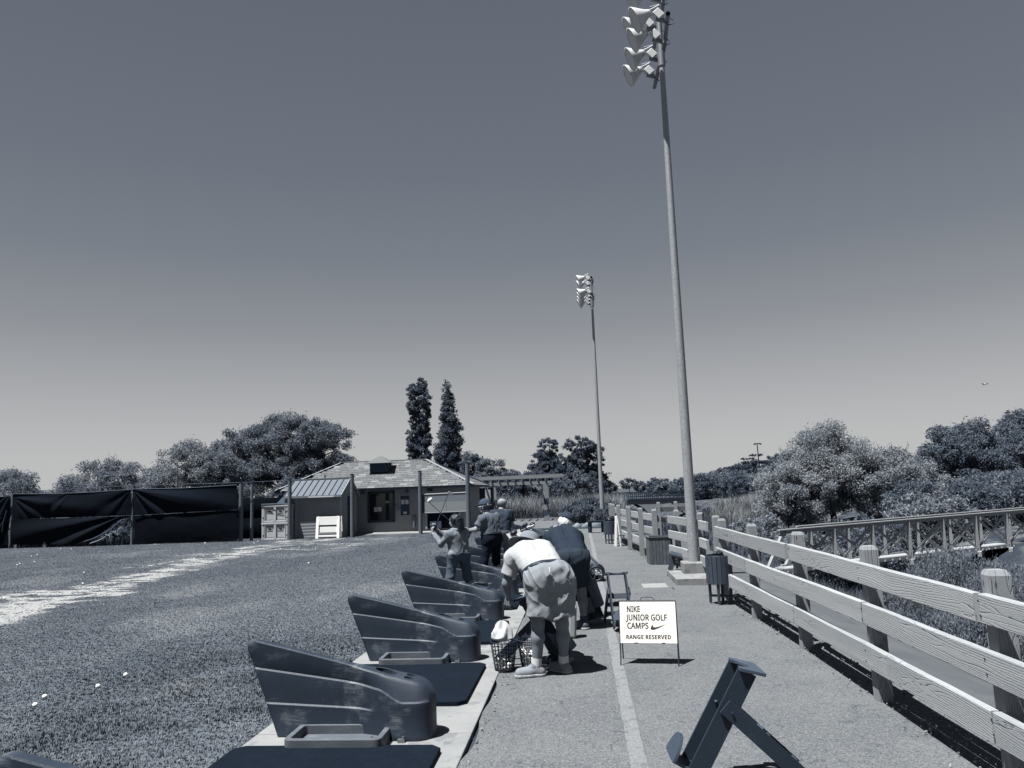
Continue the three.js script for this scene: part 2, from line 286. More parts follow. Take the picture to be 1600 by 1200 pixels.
{
  function post(x, z, yb = 0, h = 1.17) {
    const hw = .055, t = .03; // square post with chamfered top
    const s = new THREE.Shape([[-hw, -hw], [hw, -hw], [hw, hw], [-hw, hw]].map(p => new THREE.Vector2(...p)));
    const body = new THREE.BoxGeometry(hw * 2, h - t + .3, hw * 2).translate(0, (h - t - .3) / 2, 0);
    const cap = new THREE.CylinderGeometry(hw * 1.05, hw * 1.414, t, 4, 1); cap.rotateY(Math.PI / 4); cap.translate(0, h - t / 2, 0); const c2 = cap.toNonIndexed(); c2.computeVertexNormals();
    return uvWood(merge([body, c2]).rotateY(.04 * (hash(Math.round(z * 10), 3) - .5)).rotateZ(.02 * (hash(Math.round(z * 10), 9) - .5)), 3.1, hash(Math.round(z * 7), 1)).translate(x, yb, z);
  }
  function plank(a, b, y, h, off, k, y2 = y) { // weathered board nailed on the left of the posts, slightly crooked
    const n = 14, T = .045, P = [], I = [], U = [], len = Math.hypot(b[0] - a[0], b[1] - a[1]), R = rng(k * 91 + 7), o = R();
    const dx = (b[0] - a[0]) / len, dz = (b[1] - a[1]) / len, nx = dz, nz = -dx, sgn = nx > 0 ? -1 : 1; // towards -x
    const ring = t => { const wob = .006 * (fbm(t * 6 + k, k, 5, 2) - .5), yy = lerp(y, y2, t), ht = h / 2 + .010 * (fbm(t * 9, k * 3.1, 6, 3) - .5), hb = h / 2 + .010 * (fbm(t * 9, k * 5.3, 8, 3) - .5), c = .006; const px = lerp(a[0], b[0], t) + sgn * nx * (off + wob), pz = lerp(a[1], b[1], t) + sgn * nz * (off + wob), q = (d, v) => [px + sgn * nx * d, yy + v, pz + sgn * nz * d]; return [q(T, -hb + c), q(T, ht - c), q(T - c, ht), q(0, ht), q(0, -hb), q(T - c, -hb)]; };
    const vs = [-.5, .5, .55, .75, -.75, -.55];
    for (let i = 0; i <= n; i++) { const r = ring(i / n); r.push(r[0]); r.forEach((p, q) => { P.push(...p); U.push(len * i / n / 3.9 + o, (q < 6 ? vs[q] : -.5) * .9 + .5 + o * 2); }); }
    for (let i = 0; i < n; i++) for (let q = 0; q < 6; q++) { const A = i * 7 + q, B = A + 1, C = A + 7, D = C + 1; I.push(A, C, B, B, C, D); }
    for (const e of [0, n * 7]) { const f = P.length / 3; for (let q = 0; q < 6; q++) { P.push(...P.slice((e + q) * 3, (e + q) * 3 + 3)); U.push(o + q * .003, q * .05); } for (let q = 1; q < 5; q++) e ? I.push(f, f + q, f + q + 1) : I.push(f, f + q + 1, f + q); }
    let g = new THREE.BufferGeometry(); g.setAttribute('position', new THREE.BufferAttribute(new Float32Array(P), 3)); g.setAttribute('uv', new THREE.BufferAttribute(new Float32Array(U), 2)); g.setIndex(I); g = toCreasedNormals(g, .6); return g;
  }
  const rows = [[.96, .165], [.645, .17], [.325, .18]];
  const nail = mat(.02, .5, { metalness: .5 });
  // near run
  const A = thing('rail_fence', 'weathered grey rail fence running from the lamp pole base beside the asphalt walk', 'fence', [0, 0, 0], 0, 'fence runs along the walk');
  const pz = [-.8, -2.75, -4.65, -6.49, -8.47, -10.36, -12.15];
  for (const z of pz) part('post', post(fenceX(z), z), postMat, A);
  const px = z => [fenceX(z) - .056, z];
  const spans = [[[-12.4, -8.62], [-8.50, -4.72], [-4.66, -.6]], [[-12.4, -10.38], [-10.36, -6.5], [-6.48, -2.75], [-2.73, -.6]], [[-12.1, -8.48], [-8.46, -4.66], [-4.64, -.6]]];
  let k = 1;
  spans.forEach((l, r) => l.forEach(([a, b], q) => { part('rail', plank(px(a), px(b), rows[r][0] + .01 * (hash(k, 2) - .5), rows[r][1], .003, k, rows[r][0] + .012 * (hash(k, 5) - .5)), weathered[k % 3], A); k++; }));
  for (const z of pz.slice(1)) for (const [y, h] of rows) for (const s of [-.04, .04]) { const n = new THREE.SphereGeometry(.007, 6, 4).scale(.5, 1, 1); part('nail', n.translate(fenceX(z) - .106, y + s, z + .02 * (hash(k++, 1) - .5)), nail, A); }
  // run behind the tall pole
  const B = thing('rail_fence', 'short rail fence run behind the tall lamp pole and slatted planter box', 'fence', [0, 0, 0], 0, 'fence runs along the walk');
  for (const z of [-13.4, -15.1, -17.1]) part('post', post(fenceX(z) + .03, z), postMat, B);
  rows.forEach(([y, h], r) => { part('rail', plank([fenceX(-13.9) - .05, -13.9], [fenceX(-15.6) - .05, -15.6], y, h, .003, k++), weathered[k % 3], B); part('rail', plank([fenceX(-15.62) - .05, -15.62], [fenceX(-17.35) - .05, -17.35], y, h, .003, k++), weathered[k % 3], B); });
  // far run: posts stand on the walk side
  const C = thing('rail_fence', 'far rail fence run with its posts standing on the walk side of the rails', 'fence', [0, 0, 0], 0, 'fence runs along the walk');
  const cz = [-18.1, -19.7, -21.5, -23.6, -25.2, -26.3];
  for (const z of cz) part('post', post(fenceX(z), z), postMat, C);
  for (let q = 0; q < cz.length - 1; q++) rows.forEach(([y, h]) => part('rail', plank([fenceX(cz[q]) + .062, cz[q] - .01], [fenceX(cz[q + 1]) + .062, cz[q + 1] + .01], y, h, -.045, k++), weathered[k % 3], C));
  // low rails past the gap, on the creek side
  const D = thing('rail_fence', 'low dark rail fence seen through the gap past the planter box', 'fence', [0, 0, 0], 0, 'fence runs along the walk');
  for (const [x, z] of [[3.2, -27], [3.9, -27.4], [2.6, -26.7]]) part('post', post(x, z, -.05, 1.2), postMat, D);
  part('rail', beam([2.5, .9, -26.65], [4.1, .9, -27.5], .05, .16), postMat, D); part('rail', beam([2.5, .55, -26.65], [4.1, .55, -27.5], .05, .16), postMat, D);
}
// ---------------------------------------------------------------- moulded bay dividers
function scuffed(base, seed, amt, rep = .9) {
  const map = tex(1024, 512, (i, j) => { const a = fbm(i / 150, j / 130, seed, 4, 6.827, 3.938), b = fbm(i / 60, j / 7, seed + 5, 3, 17.07, 73.14), c = fbm(i / 16, j / 40, seed + 9, 3, 64, 12.8); return clamp(base * (.8 + .45 * a) + amt * smooth(.54, .78, a) * (.25 + 1.1 * smooth(.35, .75, b)) + amt * .7 * smooth(.66, .85, c) * smooth(.45, .7, a) + base * .25 * (hash(i, j, seed) - .5), .004, .5); }, [rep, rep * 2], .62);
  return mat(null, .55, { map, bumpMap: gray(512, 512, (i, j) => fbm(i / 5, j / 5, seed + 20, 2, 102.4, 102.4), [3, 3]), bumpScale: .0012 });
}
const plastic = scuffed(.025, 401, .06);
const blackPl = mat(.012, .5), steel = mat(.28, .35, { metalness: .8 }), darkSteel = mat(.05, .5, { metalness: .4 }), whitePaint = mat(.8, .6), navy = scuffed(.021, 431, .008, .7);
const dividerProto = (() => {
  const NU = 72, top = u => { // crest height
    const corner = u < .075 ? .1 * (1 - Math.sqrt(Math.max(0, 1 - ((.075 - u) / .075) ** 2))) : 0, x = u;
    const h = x < .62 ? lerp(.695, .465, x / .62) : lerp(.465, .355, (x - .62) / .38);
    return h - corner - .09 * Math.pow(clamp((u - .88) / .12, 0, 1), 3);
  };
  const half = u => { const base = lerp(.036, .15, smooth(.5, .84, u)); return u > .88 ? base * Math.sqrt(Math.max(.0004, 1 - ((u - .88) / .12) ** 2.4)) : u < .03 ? base * Math.sqrt(Math.max(.02, 1 - ((.03 - u) / .03) ** 2)) : base; };
  const rows = (u) => { // half profile from the ground up: [halfwidth, y]
    const t = top(u), w = half(u), l2 = lerp(.235, .185, clamp(u / .66, 0, 1)), l1 = u < .68 ? lerp(.475, .335, u / .68) : lerp(.335, .25, smooth(.68, .84, u)), f2 = .012 * (1 - smooth(.6, .68, u)), f1 = .012 * (1 - .3 * smooth(.7, .95, u)), big = smooth(.55, .85, u), L1 = Math.min(l1, t - .07), L2 = Math.min(l2, L1 - .04), w3 = w * (1 - .34 * big);
    const s = Math.min(1, w / .036);
    return [[w + f1 * s, 0], [w + f1 * s + .004, .015], [w + f1 * s, .03], [w + f1 * s, L2 - .012], [w + f1 * s, L2 - .004], [w + (f1 - f2) * s, L2 + .006], [w + (f1 - f2) * s, lerp(L2, L1, .5)], [w + (f1 - f2) * s, L1 - .010], [w + (f1 - f2) * s - .001, L1 - .003], [w - (f2 + .004) * s * .6 - .004 * s, L1 + .007], [lerp(w - .006, w3, .35) , lerp(L1, t, .4)], [lerp(w - .008, w3, .8), lerp(L1, t, .78)], [w3 * .96, t - .012], [w3 * .8, t - .002], [0, t]];
  };
  const xl = y => -.585 - .385 * y, P = [], I = [], U = [];
  let M = 0;
  for (let i = 0; i <= NU; i++) {
    const u = i / NU, r = rows(u), ring = [...r.map(([w, y]) => [-w, y]), ...r.slice(0, -1).reverse().map(([w, y]) => [w, y])]; M = ring.length + 1; ring.push(ring[0]);
    ring.forEach(([z, y]) => { const x = lerp(xl(y), .575, u); P.push(x, y, z); U.push(x, y); });
  }
  for (let i = 0; i < NU; i++) for (let q = 0; q < M - 1; q++) { const a = i * M + q, b = a + 1, c = a + M, d = c + 1; I.push(a, b, c, b, d, c); }
  for (const e of [0, NU]) { const o = e * M, c = P.length / 3; let cx = 0, cy = 0; for (let q = 0; q < M - 1; q++) { cx += P[(o + q) * 3]; cy += P[(o + q) * 3 + 1]; } P.push(cx / (M - 1), cy / (M - 1), 0); U.push(cx / (M - 1), cy / (M - 1)); for (let q = 0; q < M - 1; q++) e ? I.push(o + q, o + q + 1, c) : I.push(o + q + 1, o + q, c); }
  let g = new THREE.BufferGeometry(); g.setAttribute('position', new THREE.BufferAttribute(new Float32Array(P), 3)); g.setAttribute('uv', new THREE.BufferAttribute(new Float32Array(U), 2)); g.setIndex(I);
  g.computeVertexNormals();
  const ev = new Evaluator(); let A = new Brush(g); A.updateMatrixWorld();
  const cut = (x, rx, rz, y, z = 0) => { const b = new Brush(new THREE.CylinderGeometry(1, .92, .2, 28)); b.scale.set(rx, 1, rz); b.position.set(x, y, z); b.updateMatrixWorld(); const r = ev.evaluate(A, b, SUBTRACTION); r.updateMatrixWorld(); A = r; };
  try { cut(.215, .085, .062, .475); cut(.385, .035, .03, .435, .04); cut(.385, .035, .03, .435, -.04); } catch (e) { console.log('csg', e.message); }
  let gg = A.geometry; for (const k of Object.keys(gg.attributes)) if (!['position', 'normal', 'uv'].includes(k)) gg.deleteAttribute(k); gg.clearGroups();
  gg = toCreasedNormals(gg, .55);
  const d = thing('bay_divider', 'dark moulded bay divider whose fin tip pokes up by the lawn corner', 'divider', [0, 0, 0], 0, 'bay dividers along the tee strip');
  part('shell', gg, plastic, d);
  part('cup_rim', new THREE.TorusGeometry(.075, .006, 6, 28).rotateX(Math.PI / 2).scale(1.14, 1, .83).rotateZ(-.25).translate(.215, .432, 0), plastic, d);
  part('base_plate', box(.42, .012, .30, .27, .006, 0), darkSteel, d); part('base_strip', box(.3, .012, .12, -.3, .006, 0), darkSteel, d);
  for (const [x, z] of [[-.42, .075], [.14, .172], [.36, .172], [.14, -.172]]) part('anchor_bolt', [box(.05, .02, .03, x, .012, z), new THREE.CylinderGeometry(.009, .009, .02, 6).translate(x + .012, .03, z)], steel, d);
  return d;
})();
const ord = ['first', 'second', 'third', 'fourth', 'fifth', 'sixth', 'seventh', 'eighth', 'ninth', 'tenth'];
const divLab = [null, 'dark scuffed bay divider beside the ball tray and mat, fin towards the sandy streak', 'dark bay divider behind the mat with the towel-topped ball basket', 'dark bay divider beside the legs of the swinging junior golfer', 'dark bay divider behind the junior golfer and ball basket', 'dark bay divider at the feet of the golfer in black trousers', 'dark bay divider behind the golfer in black trousers', 'dark bay divider before the golfer in the dark polo shirt', 'dark bay divider past the golfer in the dark polo shirt', 'farthest dark bay divider at the end of the tee strip'];
for (let k = 0; k < 10; k++) { const p = [-1.665, .012, bayZ(k)]; if (k) copy(dividerProto, divLab[k], p, .012 * (hash(k, 4) - .5)); else dividerProto.position.set(...p); }
// mats and ball trays
{
  const turf = mat(null, 1, { map: tex(512, 512, (i, j) => clamp(.0095 + .009 * (hash(i >> 1, j >> 1, 3) - .5) + .004 * (fbm(i / 60, j / 60, 441, 3, 8.533, 8.533) - .5), .003, .1), [1.3, 1.3], .6), bumpMap: gray(512, 512, (i, j) => hash(i >> 1, j >> 1, 5), [2.6, 2.6]), bumpScale: .004 });
  const tray = scuffed(.09, 451, .03, 1.2);
  const s = new THREE.Shape(); const w = .70, d = .70, c = .06; s.moveTo(-w + c, -d); s.lineTo(w - c, -d); s.lineTo(w, -d + c); s.lineTo(w, d - c); s.lineTo(w - c, d); s.lineTo(-w + c, d); s.lineTo(-w, d - c); s.lineTo(-w, -d + c); s.closePath();
  const mg = new THREE.ExtrudeGeometry(s, { depth: .024, bevelEnabled: true, bevelSize: .008, bevelThickness: .006, bevelSegments: 2 }); mg.rotateX(-Math.PI / 2).translate(0, .006, 0);
  const rubber = new THREE.ExtrudeGeometry(s, { depth: .006, bevelEnabled: false }); rubber.rotateX(-Math.PI / 2); rubber.scale(1.012, 1, 1.012);
  const tlab = ['nearest the walk start, partly under the tray edge', 'between the two dark scuffed dividers', 'beside the dog-eared divider holding the towel basket', 'under the junior golfer', 'under the golfer in black trousers', 'under the golfer in the dark polo', 'past the golfer in the dark polo', 'near the end of the tee strip'];
  const fullTray = (p) => {
    const W = .66, D = .36, h = .085, t = .018, out = [];
    const sh = new THREE.Shape(), r = .05; const rr = (S, x0, y0, x1, y1, q) => { S.moveTo(x0 + q, y0); S.lineTo(x1 - q, y0); S.quadraticCurveTo(x1, y0, x1, y0 + q); S.lineTo(x1, y1 - q); S.quadraticCurveTo(x1, y1, x1 - q, y1); S.lineTo(x0 + q, y1); S.quadraticCurveTo(x0, y1, x0, y1 - q); S.lineTo(x0, y0 + q); S.quadraticCurveTo(x0, y0, x0 + q, y0); };
    rr(sh, -W / 2, -D / 2, W / 2, D / 2, r); const ho = new THREE.Path(); rr(ho, -W / 2 + .028, -D / 2 + .028, W / 2 - .028, D / 2 - .028, r * .8); sh.holes.push(ho);
    const rim = new THREE.ExtrudeGeometry(sh, { depth: h - .012, bevelEnabled: true, bevelSize: .006, bevelThickness: .006, bevelSegments: 2, curveSegments: 6 }); rim.rotateX(-Math.PI / 2).translate(0, .006, 0);
    const fl = uvBox(box(W - .05, .012, D - .05, 0, .016, 0)); return [uvBox(rim), fl];
  };
  const [rimG, flG] = fullTray();
  const where = ['in front of the first whole divider', 'in front of the divider with the towel basket beside it', 'in front of the divider by the junior golfer', 'in the junior golfer\'s bay', 'in the bay of the golfer in black trousers', 'in the bay of the golfer in the dark polo', 'in the bay past the dark polo golfer'];
  for (let k = 1; k < 8; k++) {
    const z = bayZ(k), m = thing('hitting_mat', `dark turf mat ${['before the ball tray at the foot of the first whole divider', 'behind the first whole divider, beside the asphalt edge', 'behind the second whole divider, next to the towel basket', 'under the swinging junior golfer', 'under the golfer in black trousers', 'under the golfer in the dark polo', 'past the golfer in the dark polo'][k - 1]}`, 'mat', [-1.70, .012, z + .33 + .71], 0, 'turf mats on the tee strip');
    part('rubber_base', rubber, blackPl, m); part('turf', uvBox(mg.clone(), 1, k * .3, k * .17), turf, m);
    if (k < 6) { const t = thing('ball_tray', `shallow dark plastic ball tray ${where[k - 1]}`, 'tray', [-1.73, .014, z + .205], 0, 'ball trays beside the mats'); part('rim', rimG, tray, t); part('floor', flG, tray, t); }
  }
}
// ---------------------------------------------------------------- ball baskets, balls, towel
const ballMat = mat(.72, .45), ballG = new THREE.IcosahedronGeometry(.0214, 3);
function ball(x, y, z, label, group) { const o = solo('golf_ball', ballG, ballMat, label, 'golf ball', group); o.position.set(x, y, z); return o; }
function basket(x, z, label, y0 = .004) {
  const b = thing('ball_basket', label, 'basket', [x, y0, z], 0, 'wire ball baskets'), H = .27, r0 = .088, r1 = .127, wires = [];
  for (let k = 0; k < 20; k++) { const a = k / 20 * 6.283; wires.push(rod([Math.cos(a) * r0, .004, Math.sin(a) * r0], [Math.cos(a) * r1, H, Math.sin(a) * r1], .0038, .0038, 5)); }
  part('upright_wires', wires, blackPl, b);
  for (let k = 0; k < 8; k++) { const t = k / 8, r = lerp(r0, r1, t); part('hoop', new THREE.TorusGeometry(r, .0036, 5, 28).rotateX(Math.PI / 2).translate(0, H * t + .004, 0), blackPl, b); }
  part('rim', new THREE.TorusGeometry(r1, .0075, 6, 32).rotateX(Math.PI / 2).translate(0, H, 0), blackPl, b);
  part('floor', new THREE.CylinderGeometry(r0, r0, .006, 24).translate(0, .006, 0), blackPl, b);
  return b;
}
basket(-.80, -7.60, 'black wire ball basket with a white towel heaped on top'); basket(-.545, -7.66, 'black wire ball basket half full of balls behind the bending man\'s shin'); basket(-1.63, -12.2, 'wire ball basket in the junior golfer\'s bay', .012);
{
  const R = rng(77);
  for (const [bx, bz, n, y0, what] of [[-.545, -7.66, 26, .034, 'white golf ball in the basket behind the bending man'], [-1.63, -12.2, 14, .05, 'white golf ball in the basket beside the junior golfer'], [-.80, -7.60, 16, .034, 'white golf ball in the basket under the towel']]) {
    let k = 0; for (let l = 0; k < n; l++) { const y = y0 + l * .036, m = Math.min(n - k, 6); for (let q = 0; q < m; q++, k++) { const a = (q + l * .5) / m * 6.28 + R() * .1, r = q === 5 ? .005 : .058 + .02 * clamp(l / 5, 0, 1); ball(bx + Math.cos(a) * r, y, bz + Math.sin(a) * r, what, what.replace('white golf ball', 'golf balls')); } }
  }
  // towel
  const g = new THREE.SphereGeometry(.115, 40, 24), p = g.attributes.position;
  for (let i = 0; i < p.count; i++) { const v = V(p.getX(i), p.getY(i), p.getZ(i)), a = Math.atan2(v.z, v.x), f = .82 + .2 * Math.sin(a * 5 + v.y * 22) * .4 + .35 * (fbm(a * 2 + 5, v.y * 18, 461, 3) - .5); v.x *= f * 1.05; v.z *= f * .95; v.y = v.y > 0 ? v.y * (1.0 + .35 * Math.sin(a * 2 + 1.2)) : v.y * .35; v.x -= v.y * .0; p.setXYZ(i, v.x, v.y, v.z); }
  g.computeVertexNormals(); g.translate(.0, .05, 0);
  const t = solo('towel', g, mat(.42, .95), 'crumpled white towel heaped on a wire ball basket', 'towel'); t.position.set(-.81, .265, -7.60);
  for (const [x, z] of [[-4.71, -6.48], [-4.82, -6.75], [-4.55, -7.1], [-4.55, -7.54]]) ball(x, .03, z, 'white golf ball on the open grass in front of the dividers', 'loose golf balls by the dividers');
  for (const [x, z] of [[-12.51, -18.76], [-10.81, -16.19], [-10.84, -13.94], [-11.5, -22.38], [-11.67, -23.3], [-11.05, -23.11], [-11.69, -24.01], [-11.29, -25.14], [-10.67, -24.67]]) ball(x, .024, z, 'white golf ball beside the sandy streak', 'golf balls along the sandy streak');
  for (const [x, z] of [[-18.98, -25.56], [-19.21, -26.15], [-16.62, -21.8], [-16.89, -22.26], [-16.87, -22.86], [-20.48, -29.2], [-19.91, -29], [-15.12, -30.27], [-15.32, -30.7], [-17.4, -30.6]]) ball(x, .024, z, 'white golf ball on the grass before the black screen', 'golf balls before the black screen');
  for (const [x, z] of [[-7.09, -19.8], [-12.65, -29.28], [-13.03, -30.53], [-9.72, -26.24], [-10.12, -25.54], [-8.84, -25.36]]) ball(x, .024, z, 'white golf ball on the grass before the sheds', 'golf balls before the sheds');
}
// ---------------------------------------------------------------- folding sign
{
  const cv = document.createElement('canvas'); cv.width = 1024; cv.height = 740; const c = cv.getContext('2d');
  c.fillStyle = '#f4f1e9'; c.fillRect(0, 0, 1024, 740); c.fillStyle = '#0c1726';
  const line = (t, x, y, h, w, font) => { c.save(); c.font = `${font} 100px sans-serif`; const m = c.measureText(t).width; c.translate(x, y); c.scale(w / m, h / 73); c.fillText(t, 0, 0); c.strokeStyle = c.fillStyle; c.lineWidth = font === 'bold' ? 4 : 7; c.strokeText(t, 0, 0); c.restore(); };
  line('NIKE', 125, 186, 104, 258, 'normal'); line('JUNIOR GOLF', 122, 338, 106, 742, 'normal'); line('CAMPS', 128, 484, 106, 395, 'normal');
  line('RANGE RESERVED', 100, 668, 74, 822, 'bold');
  c.beginPath(); c.moveTo(858, 398); c.bezierCurveTo(760, 430, 690, 452, 650, 458); c.bezierCurveTo(606, 464, 590, 446, 612, 398); c.bezierCurveTo(528, 476, 552, 514, 612, 506); c.bezierCurveTo(660, 498, 770, 446, 858, 398); c.fill();
  const t = new THREE.CanvasTexture(cv); t.colorSpace = THREE.SRGBColorSpace; t.anisotropy = 8;
  const face = new THREE.MeshStandardMaterial({ map: t, roughness: .6, color: new THREE.Color(.6, .595, .575) }), frame = mat(.02, .5);
  const sgn = thing('sandwich_sign', 'white folding sign lettered JUNIOR GOLF CAMPS and RANGE RESERVED on thin dark legs', 'sign', [.60, .004, -7.86], -.13);
  const tilt = Math.atan2(.155, .575), H = .60;
  for (const s of [1, -1]) { // front and back leaf
    const f = new THREE.Group(), w = .272; f.name = 'leaf'; const leaf = part('leaf', [rod([-w, 0, 0], [-w, H, 0], .0065), rod([w, 0, 0], [w, H, 0], .0065), rod([-w, H, 0], [w, H, 0], .0065), rod([-w, .205, 0], [w, .205, 0], .005)], frame, sgn);
    leaf.rotation.y = s > 0 ? 0 : Math.PI; leaf.position.z = s * .155; leaf.rotation.order = 'YXZ'; leaf.rotation.x = -tilt;
    const pnl = part('panel', box(.538, .388, .006, 0, .398, .004), s > 0 ? [whitePaint, whitePaint, frame, whitePaint, face, whitePaint] : whitePaint, leaf);
    if (s > 0) { for (const x of [-.12, .14]) part('clip', box(.035, .01, .012, x, .205, .006), frame, leaf); part('handle', tube([[-.07, H, 0], [-.055, H + .03, -.004], [-.04, H + .035, -.004], [.04, H + .035, -.004], [.055, H + .03, -.004], [.07, H, 0]], .004, 24, 6), frame, leaf); }
  }
}
// ---------------------------------------------------------------- golf bag stands (leaning trough on a hinged prop)
const standProto = (() => {
  const t = thing('bag_stand', 'dark painted golf bag stand standing alone on the asphalt beside the walk line', 'bag stand', [0, 0, 0], 0, 'golf bag stands');
  const a = 59.5 * Math.PI / 180, ux = Math.cos(a), uy = Math.sin(a), nx = -uy, ny = ux, at = (l, n) => [ux * l + nx * n, uy * l + ny * n];
  const board = (l0, l1, n0, n1, z0, z1) => { const g = new THREE.BoxGeometry(l1 - l0, n1 - n0, z1 - z0); g.translate((l0 + l1) / 2, (n0 + n1) / 2, (z0 + z1) / 2); g.rotateZ(a); return uvBox(g); };
  // runs up to the right: local x along, walls at z = +-.11
  part('side_board', board(.02, .70, -.0, .108, .10, .118), navy, t); part('side_board', board(.02, .70, 0, .108, -.118, -.10), navy, t);
  part('cross_slat', board(.40, .46, .004, .02, -.0995, .0995), navy, t); part('cross_slat', board(.14, .20, .004, .02, -.0995, .0995), navy, t);
  const s = new THREE.Shape(); s.moveTo(-.14, -.04); s.lineTo(.14, -.04); s.lineTo(.14, .105); s.lineTo(.085, .105); s.absarc(0, .105, .085, 0, Math.PI, true); s.lineTo(-.14, .105); s.closePath(); const tp = new THREE.ExtrudeGeometry(s, { depth: .016, bevelEnabled: true, bevelSize: .002, bevelThickness: .002, bevelSegments: 1, curveSegments: 16 });
  tp.rotateX(-Math.PI / 2); tp.rotateY(Math.PI / 2); // plate: local x across n, z across
  { const m = new THREE.Matrix4().makeBasis(V(0, 0, -1), V(-.97, .24, 0), V(.24, .97, 0)); const tp2 = new THREE.ExtrudeGeometry(s, { depth: .016, bevelEnabled: true, bevelSize: .002, bevelThickness: .002, bevelSegments: 1, curveSegments: 16 }); tp2.applyMatrix4(m); tp2.translate(ux * .715, uy * .715, 0); part('notched_top', uvBox(tp2), mat(.055, .6), t); }
  part('foot_plate', board(.05, .068, .0, .2, -.0995, .0995), mat(.06, .6), t);
  { const m = new THREE.Matrix4().makeBasis(V(0, 0, -1), V(ux, uy, 0), V(-nx, -ny, 0)); const q = new THREE.Shape(); q.moveTo(-.13, 0); q.lineTo(.13, 0); q.quadraticCurveTo(.13, .13, 0, .14); q.quadraticCurveTo(-.13, .13, -.13, 0); const g = new THREE.ExtrudeGeometry(q, { depth: .016, bevelEnabled: false }); g.applyMatrix4(m); g.translate(...at(.055, .205), 0); part('foot_lip', uvBox(g), mat(.045, .6), t); }
  const pv = at(.43, .02), prop = (z) => { const ex = .60, dx = ex - pv[0], dy = -pv[1], L = Math.hypot(dx, dy), g = new THREE.BoxGeometry(L + .05, .088, .018); g.translate(L / 2 - .025, 0, 0); g.rotateZ(Math.atan2(dy, dx)); g.translate(pv[0], pv[1] + .035, z); return uvBox(g); };
  for (const z of [.131, -.131]) { const p = part('prop_leg', prop(z), navy, t); part('bolt', new THREE.CylinderGeometry(.007, .007, .03, 8).rotateX(Math.PI / 2).translate(pv[0] - .0, pv[1] + .035, z + Math.sign(z) * .004), darkSteel, p); }
  for (const f of [.55, .9]) { const x = lerp(pv[0], .60, f), y = lerp(pv[1], 0, f) + .08; part('cross_bar', box(.07, .016, .24, x, y, 0, [0, 0, -.95]), mat(.05, .6), t); }
  part('knob', new THREE.SphereGeometry(.012, 8, 6).translate(...at(.44, .075), -.088), darkSteel, t);
  return t;
})();
standProto.position.set(.59, .0, -4.78); standProto.rotation.y = .04;
copy(standProto, 'dark bag stand straddling the painted line just behind the white sign', [.43, .004, -9.55], Math.PI / 2 + .12);
copy(standProto, 'dark bag stand under the hands of the bending man in the white shirt', [-.28, .004, -7.86], Math.PI - .22);
copy(standProto, 'dark bag stand with black bag beside the bending man in the dark shirt', [-.72, .004, -13.9], Math.PI + .3);
copy(standProto, 'dark bag stand at the far bays, leaning towards the pergola', [-.92, .004, -17.3], Math.PI - .1);
copy(standProto, 'second dark bag stand at the far bays behind the leaning one', [-.66, .004, -18.2], Math.PI - .2);
